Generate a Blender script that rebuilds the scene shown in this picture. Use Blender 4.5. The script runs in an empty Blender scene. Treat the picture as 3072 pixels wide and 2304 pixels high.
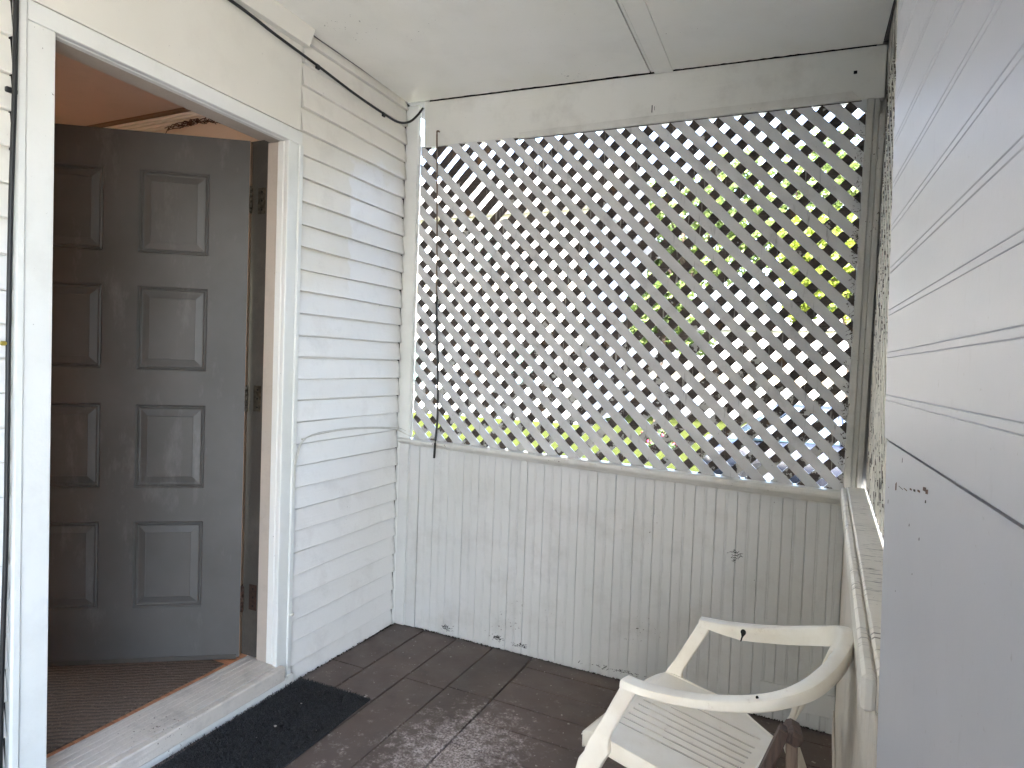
import bpy, bmesh, math, random
from mathutils import Vector, Matrix, Quaternion
R = math.radians
random.seed(7)
S = bpy.context.scene
COL = S.collection

# ------------------------------------------------------------------ camera
cam_d = bpy.data.cameras.new('camera')
cam = bpy.data.objects.new('camera', cam_d); COL.objects.link(cam)
F_PX, YAW, PITCH, ROLL = 1899.24, 0.4229, -0.0319, 0.0360
CAM = Vector((1.8164, -2.6893, 1.3396))
fw = Vector((-math.sin(YAW)*math.cos(PITCH), math.cos(YAW)*math.cos(PITCH), math.sin(PITCH)))
rt = Vector((math.cos(YAW), math.sin(YAW), 0)); up = rt.cross(fw)
r2 = rt*math.cos(ROLL) + up*math.sin(ROLL); u2 = -rt*math.sin(ROLL) + up*math.cos(ROLL)
m = Matrix((r2, u2, -fw)).transposed().to_4x4(); m.translation = CAM
cam.matrix_world = m
cam_d.sensor_width = 36.0; cam_d.lens = F_PX/3072*36.0
cam_d.clip_start = 0.02; cam_d.clip_end = 500
S.camera = cam

# ------------------------------------------------------------------ world, sun, exposure
SUN = Vector((-.32, -.64, .69)).normalized()
w = bpy.data.worlds.new('World'); S.world = w; w.use_nodes = True
nt = w.node_tree; nt.nodes.clear()
sky = nt.nodes.new('ShaderNodeTexSky'); sky.sky_type = 'NISHITA'; sky.sun_disc = False
sky.sun_elevation = math.asin(SUN.z); sky.sun_rotation = math.atan2(SUN.x, SUN.y)
sky.air_density = 1.0; sky.dust_density = 4.0; sky.ozone_density = 1.0
bg = nt.nodes.new('ShaderNodeBackground'); bg.inputs[1].default_value = 0.15
wo = nt.nodes.new('ShaderNodeOutputWorld')
nt.links.new(sky.outputs[0], bg.inputs[0]); nt.links.new(bg.outputs[0], wo.inputs[0])
sd = bpy.data.lights.new('sun', 'SUN'); sd.energy = 2.6; sd.angle = R(0.6); sd.color = (1, .97, .93)
so = bpy.data.objects.new('sun', sd); COL.objects.link(so)
so.rotation_euler = SUN.to_track_quat('Z', 'Y').to_euler()
vs = S.view_settings
vs.view_transform = 'Standard'; vs.look = 'None'; vs.gamma = 1.0; vs.use_curve_mapping = False
vs.exposure = 4.6
try:
    S.cycles.max_bounces = 7; S.cycles.diffuse_bounces = 5; S.cycles.use_denoising = True
except Exception: pass

# ------------------------------------------------------------------ materials
def srgb(r, g, b):
    f = lambda c: ((c/255+.055)/1.055)**2.4 if c/255 > .04045 else c/255/12.92
    return (f(r), f(g), f(b), 1)
class NT:
    def __init__(s, name):
        s.m = bpy.data.materials.new(name); s.m.use_nodes = True
        s.t = s.m.node_tree; s.t.nodes.clear()
        s.out = s.t.nodes.new('ShaderNodeOutputMaterial')
        s.b = s.t.nodes.new('ShaderNodeBsdfPrincipled')
        s.t.links.new(s.b.outputs[0], s.out.inputs[0])
        g = s.t.nodes.new('ShaderNodeNewGeometry'); s.pos = g.outputs['Position']
        oi = s.t.nodes.new('ShaderNodeObjectInfo'); s.rnd = oi.outputs['Random']
    def put(s, sock, v):
        if hasattr(v, 'is_output') or isinstance(v, bpy.types.NodeSocket): s.t.links.new(v, sock)
        else: sock.default_value = v
    def map(s, scale=(1, 1, 1), rot=(0, 0, 0), loc=(0, 0, 0), src=None):
        n = s.t.nodes.new('ShaderNodeMapping'); s.t.links.new(src or s.pos, n.inputs[0])
        n.inputs['Scale'].default_value = scale; n.inputs['Rotation'].default_value = rot; n.inputs['Location'].default_value = loc
        return n.outputs[0]
    def noise(s, scale, detail=4, rough=.55, vec=None, dist=0, col=False):
        n = s.t.nodes.new('ShaderNodeTexNoise'); s.t.links.new(vec or s.pos, n.inputs['Vector'])
        n.inputs['Scale'].default_value = scale; n.inputs['Detail'].default_value = detail
        n.inputs['Roughness'].default_value = rough; n.inputs['Distortion'].default_value = dist
        return n.outputs['Color' if col else 'Fac']
    def voro(s, scale, vec=None, feature='F1', out='Distance'):
        n = s.t.nodes.new('ShaderNodeTexVoronoi'); n.feature = feature
        s.t.links.new(vec or s.pos, n.inputs['Vector']); n.inputs['Scale'].default_value = scale
        return n.outputs[out]
    def ramp(s, v, a, b, ca=0.0, cb=1.0):
        n = s.t.nodes.new('ShaderNodeMapRange'); n.clamp = True; s.put(n.inputs[0], v)
        n.inputs[1].default_value = a; n.inputs[2].default_value = b
        n.inputs[3].default_value = ca; n.inputs[4].default_value = cb
        return n.outputs[0]
    def math(s, op, a, b=0.0):
        n = s.t.nodes.new('ShaderNodeMath'); n.operation = op; s.put(n.inputs[0], a); s.put(n.inputs[1], b)
        return n.outputs[0]
    def mix(s, f, a, b, blend='MIX'):
        n = s.t.nodes.new('ShaderNodeMix'); n.data_type = 'RGBA'; n.blend_type = blend
        s.put(n.inputs[0], f); s.put(n.inputs[6], a); s.put(n.inputs[7], b)
        return n.outputs[2]
    def sep(s, src=None):
        n = s.t.nodes.new('ShaderNodeSeparateXYZ'); s.t.links.new(src or s.pos, n.inputs[0]); return n.outputs
    def bump(s, h, strength=.3, dist=.002, prev=None):
        n = s.t.nodes.new('ShaderNodeBump'); n.inputs['Strength'].default_value = strength
        n.inputs['Distance'].default_value = dist; s.put(n.inputs['Height'], h)
        if prev is not None: s.t.links.new(prev, n.inputs['Normal'])
        return n.outputs[0]
    def fin(s, col, rough=.5, nrm=None, spec=.5, metal=0.0):
        s.put(s.b.inputs['Base Color'], col); s.put(s.b.inputs['Roughness'], rough)
        s.b.inputs['Metallic'].default_value = metal
        s.b.inputs['Specular IOR Level'].default_value = spec
        if nrm is not None: s.t.links.new(nrm, s.b.inputs['Normal'])
        return s.m

def paint(name, col, dirt=.25, dirtcol=None, rough=.45, chips=.0, grain=None, bump=.25, var=.06, bumpscale=70, crack=None):
    """old house paint: slow colour drift, dirt, specks, brush relief"""
    n = NT(name)
    dirtcol = dirtcol or srgb(120, 112, 100)
    c = n.mix(n.ramp(n.noise(1.7, 3), .35, .65), col, (col[0]*.93, col[1]*.93, col[2]*.90, 1))
    c = n.mix(n.ramp(n.rnd, 0, 1, 0, var*2), c, (col[0]*.8, col[1]*.8, col[2]*.8, 1))
    d = n.ramp(n.noise(5.5, 9, .68), .50, .78, 0, dirt)
    c = n.mix(d, c, dirtcol)
    sp = n.ramp(n.noise(95, 3, .6), .70, .76, 0, .55)
    sp = n.math('MULTIPLY', sp, n.ramp(n.noise(4, 4), .45, .65))
    c = n.mix(sp, c, srgb(70, 62, 55))
    h = n.noise(bumpscale, 5, .6)
    if grain:      # grain: mapping scale, long in one axis
        g = n.noise(1.0, 4, .6, vec=n.map(scale=grain))
        h = n.math('ADD', h, n.math('MULTIPLY', g, 1.2))
    if chips:
        ck = n.ramp(n.math('MULTIPLY', n.noise(75, 5, .7), n.ramp(n.noise(2.6, 4), .3, .7, .75, 1.1)), .70-.1*chips, .715-.1*chips)
        cc = n.mix(n.noise(60, 4), srgb(96, 84, 72), srgb(52, 43, 38))
        c = n.mix(ck, c, cc)
        h = n.math('SUBTRACT', h, n.math('MULTIPLY', ck, .8))
    if crack:
        g = n.noise(1.0, 3, .7, vec=n.map(scale=crack))
        ck = n.math('MULTIPLY', n.ramp(g, .58, .64), n.ramp(n.noise(7, 4), .38, .6))
        c = n.mix(n.math('MULTIPLY', ck, .85), c, srgb(92, 80, 68))
        h = n.math('SUBTRACT', h, n.math('MULTIPLY', ck, 1.5))
    return n.fin(c, rough, n.bump(h, bump, .003))

WHITE = srgb(226, 226, 222)
M = {}
M['bead'] = paint('beadboard_paint', srgb(207, 207, 205), dirt=.28, chips=.25, grain=(60, 60, 2.5), bump=.35)
M['header'] = paint('header_paint', srgb(219, 218, 212), dirt=.30, chips=.12, grain=(3, 60, 60), bump=.3)
M['rail'] = paint('rail_paint', srgb(210, 208, 202), dirt=.40, chips=.35, bump=.4)
M['ceiling'] = paint('ceiling_paint', srgb(243, 241, 234), dirt=.08, chips=.03, bump=.2, rough=.6)
M['casing'] = paint('casing_paint', srgb(228, 229, 226), dirt=.14, chips=.18, bump=.2, rough=.35)
M['trimcream'] = paint('frieze_paint', srgb(227, 224, 215), dirt=.10, chips=.0, bump=.15, rough=.4)
M['post'] = paint('post_paint', srgb(190, 188, 182), dirt=.45, chips=.35, grain=(60, 60, 2), bump=.5)
M['siderail'] = paint('side_rail_paint', srgb(230, 224, 212), dirt=.25, chips=.45, bump=.7, crack=(18, 130, 10))
def sidelat():
    n = NT('peeling_lattice_paint')
    c = n.mix(n.ramp(n.noise(3, 4), .35, .65), srgb(232, 228, 218), srgb(214, 208, 196))
    dash = n.noise(1, 3, .6, vec=n.map(scale=(46, 46, 13)))
    ck = n.math('MULTIPLY', n.ramp(dash, .545, .575), n.ramp(n.noise(2.2, 4), .30, .52))
    z = n.sep()[2]
    ck = n.math('MAXIMUM', ck, n.math('MULTIPLY', n.ramp(n.noise(1, 3, .6, vec=n.map(scale=(60, 60, 7), loc=(3, 1, 2))), .50, .54), n.ramp(z, 1.55, 2.1)))
    c = n.mix(n.math('MULTIPLY', ck, .92), c, n.mix(n.noise(30, 3), srgb(88, 74, 60), srgb(40, 33, 28)))
    return n.fin(c, .7, n.bump(n.math('SUBTRACT', n.noise(60, 4), ck), .6, .003))
M['sidelat'] = sidelat()
M['sideknee'] = paint('side_knee_paint', srgb(214, 205, 192), dirt=.30, chips=.1, bump=.3)
M['sill'] = paint('sill_paint', srgb(206, 198, 190), dirt=.62, dirtcol=srgb(90, 84, 80), chips=.5, bump=.6, grain=(90, 3, 90))
M['sillfront'] = paint('sill_front_paint', srgb(226, 226, 222), dirt=.3, chips=.55, bump=.6)
M['jamb'] = paint('jamb_paint', srgb(184, 174, 163), dirt=.35, chips=.15, bump=.3, rough=.4)
M['jambdark'] = paint('rebate_paint', srgb(70, 66, 62), dirt=.3, chips=.3, bump=.4)
M['peach'] = paint('door_edge_wood', srgb(158, 128, 106), dirt=.3, chips=.3, bump=.3)

def siding_mat():
    n = NT('clapboard_paint')
    x, y, z = n.sep()
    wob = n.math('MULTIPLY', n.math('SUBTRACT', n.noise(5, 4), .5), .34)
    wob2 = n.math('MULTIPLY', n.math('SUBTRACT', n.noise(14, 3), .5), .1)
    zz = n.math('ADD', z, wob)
    whiter = n.ramp(zz, 1.72, 1.58)                                     # whiter tone on the lower wall
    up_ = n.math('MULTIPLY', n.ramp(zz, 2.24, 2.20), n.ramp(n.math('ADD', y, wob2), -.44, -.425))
    whiter = n.math('MAXIMUM', whiter, up_)
    c = n.mix(whiter, srgb(228, 225, 216), srgb(234, 233, 230))
    c = n.mix(n.ramp(n.rnd, 0, 1, 0, .10), c, srgb(190, 186, 176))
    c = n.mix(n.ramp(n.noise(6, 8, .7), .52, .8, 0, .22), c, srgb(140, 132, 118))
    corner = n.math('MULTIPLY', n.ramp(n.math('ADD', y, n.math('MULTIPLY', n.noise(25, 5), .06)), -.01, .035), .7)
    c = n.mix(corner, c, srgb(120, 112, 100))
    h = n.math('ADD', n.noise(55, 5, .6), n.noise(1, 4, .6, vec=n.map(scale=(60, 5, 90))))
    bl = n.math('MULTIPLY', n.ramp(n.voro(140), .25, .0), n.ramp(n.noise(9, 3), .58, .66))   # paint blisters
    h = n.math('ADD', h, n.math('MULTIPLY', bl, 2.0))
    sp = n.math('MULTIPLY', n.ramp(n.noise(80, 3, .6), .70, .75, 0, .6), n.ramp(n.noise(3, 4), .5, .62))
    c = n.mix(sp, c, srgb(90, 82, 74))
    return n.fin(c, n.ramp(whiter, 0, 1, .42, .30), n.bump(h, .28, .0025))
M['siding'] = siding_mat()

def slat_front():
    n = NT('lattice_paint')
    c = n.mix(n.ramp(n.noise(2.0, 4), .35, .65), srgb(208, 208, 208), srgb(193, 192, 192))
    c = n.mix(n.ramp(n.rnd, 0, 1, 0, .25), c, srgb(182, 181, 180))
    c = n.mix(n.ramp(n.noise(8, 8, .7), .55, .82, 0, .5), c, srgb(105, 98, 90))
    run = n.math('MULTIPLY', n.ramp(n.noise(1, 4, .6, vec=n.map(scale=(55, 55, 6))), .60, .68, 0, .55), n.ramp(n.noise(3, 4), .48, .62))
    c = n.mix(run, c, srgb(84, 84, 84))
    sp = n.ramp(n.noise(110, 3), .69, .74, 0, .6)
    c = n.mix(sp, c, srgb(80, 72, 66))
    return n.fin(c, .55, n.bump(n.noise(70, 5), .3, .003))
M['slat'] = slat_front()
def slat_back():
    n = NT('bare_lattice_wood')
    g = n.noise(1, 5, .65, vec=n.map(scale=(8, 8, 8)), dist=.6)
    fine = n.noise(1, 5, .7, vec=n.map(scale=(14, 14, 220), rot=(0, R(45), 0)))
    c = n.mix(n.ramp(g, .35, .65), srgb(92, 82, 76), srgb(62, 54, 50))
    c = n.mix(n.ramp(fine, .5, .68, 0, .8), c, srgb(34, 29, 26))
    c = n.mix(n.ramp(n.noise(11, 3), .60, .70, 0, .7), c, srgb(120, 92, 62))
    x, y, z = n.sep()
    low = n.math('ADD', n.ramp(z, 1.7, .9, 0, .14), n.noise(13, 5, .65))
    pt = n.ramp(low, .635, .66)
    c = n.mix(pt, c, srgb(186, 184, 178))
    drip = n.math('MULTIPLY', n.ramp(n.noise(1, 3, .5, vec=n.map(scale=(75, 75, 5))), .63, .66), n.ramp(n.noise(6, 3), .45, .55))
    c = n.mix(n.math('MULTIPLY', drip, .7), c, srgb(176, 172, 164))
    return n.fin(c, .85, n.bump(n.math('ADD', fine, g), .6, .003))
M['slatback'] = slat_back()

def floor_mat():
    n = NT('floor_paint')
    x, y, z = n.sep()
    c = n.mix(n.ramp(n.noise(2.2, 6, .6), .35, .65), srgb(98, 84, 76), srgb(78, 67, 61))
    c = n.mix(n.ramp(n.rnd, 0, 1, 0, .4), c, srgb(106, 90, 84))
    c = n.mix(n.ramp(n.noise(9, 8, .72), .55, .8, 0, .6), c, srgb(58, 50, 46))
    # scuffed pale wear: around the middle of the boards, with a ragged outline
    dx = n.math('SUBTRACT', x, .82); dy = n.math('ADD', y, .80)
    dd = n.math('SQRT', n.math('ADD', n.math('MULTIPLY', n.math('MULTIPLY', dx, dx), 2.2), n.math('MULTIPLY', dy, dy)))
    core = n.ramp(dd, .46, .02, 0, .24)
    gen = n.ramp(y, -.3, -1.4, 0, .10)
    wv = n.math('ADD', n.math('ADD', n.noise(26, 9, .75), core), gen)
    wear = n.math('MULTIPLY', n.ramp(wv, .60, .78), n.ramp(n.noise(120, 4, .7), .38, .6))
    c = n.mix(n.math('MULTIPLY', wear, .85), c, srgb(206, 194, 190))
    scr = n.math('MULTIPLY', n.ramp(n.noise(1, 3, .6, vec=n.map(scale=(9, 160, 1), rot=(0, 0, .6))), .70, .74), n.ramp(n.noise(3.4, 3), .52, .6))
    c = n.mix(n.math('MULTIPLY', scr, .45), c, srgb(190, 176, 168))
    fl = n.math('MULTIPLY', n.ramp(n.voro(52), .13, .09), n.ramp(n.noise(7, 3), .55, .62))
    c = n.mix(n.math('MULTIPLY', fl, .6), c, srgb(205, 196, 188))
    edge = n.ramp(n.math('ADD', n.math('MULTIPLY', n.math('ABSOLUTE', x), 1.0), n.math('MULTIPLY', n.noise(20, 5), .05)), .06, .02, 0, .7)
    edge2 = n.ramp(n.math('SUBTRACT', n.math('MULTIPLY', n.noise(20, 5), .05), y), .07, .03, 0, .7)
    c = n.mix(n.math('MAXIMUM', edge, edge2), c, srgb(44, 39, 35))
    r = n.ramp(n.noise(8, 6), .3, .7, .42, .62)
    return n.fin(c, r, n.bump(n.math('ADD', n.noise(45, 6, .65), n.math('MULTIPLY', wear, .6)), .3, .003))
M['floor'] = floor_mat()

def door_mat_():
    n = NT('door_paint')
    c = n.mix(n.ramp(n.noise(1.6, 5, .6), .38, .62), srgb(82, 80, 78), srgb(69, 67, 64))
    x, y, z = n.sep()
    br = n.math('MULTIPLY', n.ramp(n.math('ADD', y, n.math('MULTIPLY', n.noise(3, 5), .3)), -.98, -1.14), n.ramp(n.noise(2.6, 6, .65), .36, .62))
    c = n.mix(n.math('MULTIPLY', br, .18), c, srgb(98, 76, 60))  # brownish reflection painted into the left part of the door
    sc = n.math('MULTIPLY', n.ramp(n.noise(1, 6, .7, vec=n.map(scale=(9, 9, 3))), .56, .75), .42)
    c = n.mix(sc, c, srgb(126, 123, 121))
    h = n.noise(1, 4, .6, vec=n.map(scale=(260, 260, 14)))
    return n.fin(c, .48, n.bump(h, .10, .001))
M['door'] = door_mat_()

def simple(name, col, rough=.5, noise=.15, scale=20, metal=0., bump=.15, spec=.5):
    n = NT(name)
    c = n.mix(n.ramp(n.noise(scale, 5), .3, .7), col, tuple(v*(1-noise*2) for v in col[:3])+(1,))
    c = n.mix(n.ramp(n.rnd, 0, 1, 0, noise), c, tuple(v*.6 for v in col[:3])+(1,))
    return n.fin(c, rough, n.bump(n.noise(scale*4, 4), bump, .002) if bump else None, spec, metal)
M['rubber'] = simple('black_cable', srgb(26, 26, 27), .45, .1, 60, bump=.05)
M['metal'] = simple('hinge_metal', srgb(96, 88, 76), .5, .35, 70, metal=.7, bump=.3)
M['rustmetal'] = simple('rusty_hinge_metal', srgb(70, 46, 34), .75, .4, 80, metal=.2, bump=.5)
M['hole'] = simple('dark_hole', srgb(14, 13, 12), .9, .05, 60, bump=0)
M['whitewire'] = simple('white_wire', srgb(216, 213, 204), .4, .12, 30, bump=.05)
M['tancord'] = simple('tan_cord', srgb(128, 108, 90), .6, .3, 12, bump=.1)
M['dirt'] = simple('dark_dirt', srgb(52, 46, 40), .95, .3, 60, bump=.4)
M['flake'] = simple('paint_flake', srgb(176, 168, 160), .7, .15, 60, bump=.1)
M['rust'] = simple('rust', srgb(104, 66, 44), .8, .3, 90, bump=.3)
def fibre():
    n = NT('mat_fibre')
    c = n.mix(n.ramp(n.noise(330, 2), .42, .62), srgb(22, 22, 23), srgb(66, 66, 67))
    c = n.mix(n.ramp(n.noise(60, 3), .35, .7, 0, .6), c, srgb(26, 26, 27))
    return n.fin(c, .9)
M['fibre'] = fibre()
M['bareboard'] = simple('bare_board', srgb(84, 72, 62), .9, .3, 30)
M['brass'] = simple('brass_nail', srgb(196, 178, 90), .35, .15, 60, metal=.8)

def plastic():
    n = NT('chair_plastic')
    nrm = n.t.nodes.new('ShaderNodeNewGeometry')
    c = n.mix(n.ramp(n.noise(6, 6, .65), .4, .72), srgb(238, 233, 220), srgb(224, 215, 198))
    x, y, z = n.sep()
    c = n.mix(n.ramp(n.math('ADD', z, n.math('MULTIPLY', n.noise(8, 4), .2)), .72, .35, 0, .25), c, srgb(212, 196, 168))
    st = n.math('MULTIPLY', n.ramp(n.noise(24, 7, .7), .62, .74), .35)
    c = n.mix(st, c, srgb(150, 128, 104))
    return n.fin(c, n.ramp(n.noise(14, 4), .3, .7, .30, .44), n.bump(n.noise(160, 3), .05, .001))
M['plastic'] = plastic()
def oldwood(name, a, b, d, ax=(60, 60, 3)):
    n = NT(name)
    g = n.noise(1, 6, .65, vec=n.map(scale=ax), dist=1.2)
    c = n.mix(n.ramp(g, .35, .65), a, b)
    c = n.mix(n.ramp(n.noise(1, 5, .7, vec=n.map(scale=tuple(v*2.5 for v in ax))), .54, .66, 0, .85), c, d)
    return n.fin(c, .7, n.bump(g, .6, .004))
M['brownwood'] = oldwood('weathered_brown_wood', srgb(132, 114, 100), srgb(104, 88, 76), srgb(56, 44, 38))
M['brownpaint'] = oldwood('brown_stained_wood', srgb(90, 72, 64), srgb(72, 57, 50), srgb(46, 35, 31))
def panelmat():
    n = NT('grey_panel_paint')
    c = n.mix(n.ramp(n.noise(2.5, 4), .35, .65), srgb(192, 192, 198), srgb(185, 186, 192))
    dr = n.math('MULTIPLY', n.ramp(n.noise(1, 5, .7, vec=n.map(scale=(30, 60, 18))), .60, .75), .22)
    c = n.mix(dr, c, srgb(140, 138, 140))
    sp = n.ramp(n.noise(130, 3), .70, .75, 0, .35)
    c = n.mix(sp, c, srgb(140, 134, 130))
    return n.fin(c, .42, n.bump(n.noise(170, 4), .10, .001))
M['panel'] = panelmat()
def ribrug():
    n = NT('ribbed_rug')
    wv = n.t.nodes.new('ShaderNodeTexWave'); wv.inputs['Scale'].default_value = 15.0
    wv.inputs['Distortion'].default_value = 4.5; wv.inputs['Detail'].default_value = 2
    n.t.links.new(n.map(scale=(1, 1, 1), rot=(0, 0, R(56))), wv.inputs['Vector'])
    f = wv.outputs['Fac']
    c = n.mix(n.math('MULTIPLY', f, n.ramp(n.noise(5, 5), .3, .7, .45, 1.0)), srgb(66, 53, 44), srgb(112, 94, 80))
    c = n.mix(n.ramp(n.noise(7, 7, .7), .42, .75, 0, .8), c, srgb(84, 69, 58))
    c = n.mix(n.ramp(n.noise(160, 3), .6, .7, 0, .6), c, srgb(150, 132, 116))
    return n.fin(c, .95, n.bump(n.math('ADD', f, n.noise(200, 3)), .8, .003))
M['rug'] = ribrug()
M['intfloor'] = oldwood('interior_floorboards', srgb(196, 138, 100), srgb(170, 112, 78), srgb(120, 76, 52), (3, 40, 40))
M['intceil'] = paint('interior_ceiling_paint', srgb(196, 172, 162), dirt=.2, bump=.2, rough=.7)  # warm glow of the room put into its ceiling and wall colours
M['intwall'] = paint('interior_wall_paint', srgb(232, 206, 186), dirt=.1, bump=.15, rough=.7)
M['intmould'] = paint('interior_moulding_paint', srgb(238, 224, 212), dirt=.1, bump=.1)
M['intbrown'] = paint('interior_brown_trim', srgb(120, 84, 58), dirt=.2, bump=.2)
M['twig'] = simple('dry_twig', srgb(104, 62, 42), .8, .3, 60)

def lawn():
    n = NT('lawn_grass')
    c = n.mix(n.ramp(n.noise(.5, 6), .35, .65), (.028, .034, .0095, 1), (.023, .030, .008, 1))
    c = n.mix(n.ramp(n.noise(14, 6, .7), .45, .7, 0, .6), c, (.034, .038, .013, 1))
    return n.fin(c, .95, n.bump(n.noise(30, 6), .6, .05), 0.0)
M['lawn'] = lawn()
M['asphalt'] = simple('driveway_concrete', srgb(180, 178, 175), .9, .2, 30, bump=.4)
M['vinyl'] = paint('white_vinyl_siding', srgb(232, 231, 226), dirt=.08, bump=.05, rough=.5)
M['vinylshade'] = paint('shaded_vinyl_siding', srgb(196, 206, 220), dirt=.08, bump=.05, rough=.5)  # white siding with the bluish shade of its side painted in
M['cream'] = paint('cream_trim', srgb(222, 208, 178), dirt=.1, bump=.05)
M['shingle'] = simple('pale_shingle', srgb(176, 172, 168), .9, .2, 6, bump=.3)
def glass(name, col, rough=.05):
    n = NT(name); return n.fin(col, rough, None, .8)
M['glass'] = glass('window_glass', srgb(96, 128, 122))
M['carglass'] = glass('car_glass', srgb(60, 76, 84), .02)
M['carpaint'] = NT('car_paint').fin((.008, .010, .018, 1), .25, None, .7)
M['tyre'] = simple('tyre', srgb(28, 28, 28), .85, .1, 40)
M['rim'] = simple('wheel_rim', srgb(170, 172, 176), .3, .1, 30, metal=.9)
M['lamp'] = simple('headlamp', srgb(220, 224, 228), .1, .05, 30)
M['redlamp'] = simple('tail_lamp', srgb(170, 30, 34), .15, .05, 30)
M['bark'] = simple('bark', srgb(86, 72, 60), .9, .3, 8, bump=.6)
def leafmat(name, a, b):
    n = NT(name)
    c = n.mix(n.noise(1.3, 4), a, b)
    c = n.mix(n.ramp(n.noise(9, 2), .35, .65), c, tuple(v*.72 for v in a[:3])+(1,))
    n.fin(c, .55)
    tr = n.t.nodes.new('ShaderNodeBsdfTranslucent'); n.t.links.new(c, tr.inputs[0])
    mx = n.t.nodes.new('ShaderNodeMixShader'); mx.inputs[0].default_value = .45
    n.t.links.new(n.b.outputs[0], mx.inputs[1]); n.t.links.new(tr.outputs[0], mx.inputs[2])
    n.t.links.new(mx.outputs[0], n.out.inputs[0]); return n.m
M['leaf'] = leafmat('maple_leaf', (.11, .165, .040, 1), (.15, .195, .050, 1))
M['leafy'] = leafmat('yellow_green_leaf', (.15, .20, .020, 1), (.18, .21, .024, 1))
M['leafd'] = leafmat('bush_leaf', (.05, .085, .03, 1), (.07, .10, .035, 1))
M['petal'] = simple('pink_petal', srgb(222, 70, 110), .6, .2, 30, bump=0)

# ------------------------------------------------------------------ mesh helpers
def link(name, me, mat_, parent=None):
    o = bpy.data.objects.new(name, me); COL.objects.link(o)
    if mat_ is not None and not me.materials: me.materials.append(mat_)
    if parent is not None: o.parent = parent
    return o
def tag(o, label=None, cat=None, group=None, kind=None):
    if label: o['label'] = label
    if cat: o['category'] = cat
    if group: o['group'] = group
    if kind: o['kind'] = kind
    return o
def empty(name, loc=(0, 0, 0)):
    o = bpy.data.objects.new(name, None); COL.objects.link(o); o.location = loc; o.empty_display_size = .05
    return o
def mesh(name, V, F_, smooth=False):
    me = bpy.data.meshes.new(name); me.from_pydata([tuple(v) for v in V], [], F_); me.update()
    if smooth:
        for p in me.polygons: p.use_smooth = True
    return me
HEX = [(0, 3, 2, 1), (4, 5, 6, 7), (0, 1, 5, 4), (1, 2, 6, 5), (2, 3, 7, 6), (3, 0, 4, 7)]
def bevelled(me, w, seg=1):
    bm = bmesh.new(); bm.from_mesh(me)
    bmesh.ops.recalc_face_normals(bm, faces=bm.faces)
    if w > 0:
        bmesh.ops.bevel(bm, geom=list(bm.edges), offset=w, segments=seg, affect='EDGES', profile=.5)
    bm.to_mesh(me); bm.free(); return me
def hexa(name, P, mat_, parent=None, bev=.0, off=None):
    """8 corner points: bottom ring then top ring (world coordinates)"""
    P = [Vector(p) for p in P]
    pl = parent_loc(parent)
    me = mesh(name, [p-pl for p in P], HEX); bevelled(me, bev)
    return link(name, me, mat_, parent)
def parent_loc(p):
    v = Vector((0, 0, 0))
    while p is not None: v += Vector(p.location); p = p.parent
    return v
def box(name, x0, x1, y0, y1, z0, z1, mat_, parent=None, bev=.0015):
    return hexa(name, [(x0, y0, z0), (x1, y0, z0), (x1, y1, z0), (x0, y1, z0), (x0, y0, z1), (x1, y0, z1), (x1, y1, z1), (x0, y1, z1)], mat_, parent, bev)
def prism(name, prof, fn0, fn1, mat_, parent=None, smooth=False, seg=1, mid=None):
    """profile (a,b) list swept between two end maps"""
    pl = parent_loc(parent); n = len(prof); V = []
    for k in range(seg+1):
        t = k/seg
        for a, b in prof:
            p = Vector(fn0(a, b)).lerp(Vector(fn1(a, b)), t)
            if mid: p = p + Vector(mid(t, a, b))
            V.append(p-pl)
    F_ = []
    for k in range(seg):
        for i in range(n):
            j = (i+1) % n
            F_.append((k*n+i, k*n+j, (k+1)*n+j, (k+1)*n+i))
    F_.append(tuple(range(n-1, -1, -1))); F_.append(tuple(seg*n+i for i in range(n)))
    me = mesh(name, V, F_); bevelled(me, 0)
    return link(name, me, mat_, parent)
def catmull(P, n=8):
    P = [Vector(p) for p in P]; out = []
    Q = [P[0]*2-P[1]]+P+[P[-1]*2-P[-2]]
    for i in range(1, len(Q)-2):
        a, b, c, d = Q[i-1:i+3]
        for k in range(n):
            t = k/n
            out.append(.5*((2*b)+(c-a)*t+(2*a-5*b+4*c-d)*t*t+(3*b-a-3*c+d)*t**3))
    out.append(P[-1]); return out
def tube(name, P, r, mat_, parent=None, sides=8, rs=None):
    pl = parent_loc(parent); P = [Vector(p) for p in P]; V = []; F_ = []
    ref = Vector((0, 0, 1))
    for i, p in enumerate(P):
        t = (P[min(i+1, len(P)-1)]-P[max(i-1, 0)]).normalized()
        u = t.cross(ref)
        if u.length < .05: u = t.cross(Vector((0, 1, 0)))
        u.normalize(); v = t.cross(u)
        rr = rs[i] if rs else r
        for k in range(sides):
            a = 2*math.pi*k/sides; V.append(p+u*rr*math.cos(a)+v*rr*math.sin(a)-pl)
    for i in range(len(P)-1):
        for k in range(sides):
            j = (k+1) % sides; F_.append((i*sides+k, i*sides+j, (i+1)*sides+j, (i+1)*sides+k))
    F_.append(tuple(range(sides-1, -1, -1))); F_.append(tuple((len(P)-1)*sides+k for k in range(sides)))
    me = mesh(name, V, F_, True); bevelled(me, 0)
    for p in me.polygons: p.use_smooth = len(p.vertices) == 4
    return link(name, me, mat_, parent)
rnd = random.uniform

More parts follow.
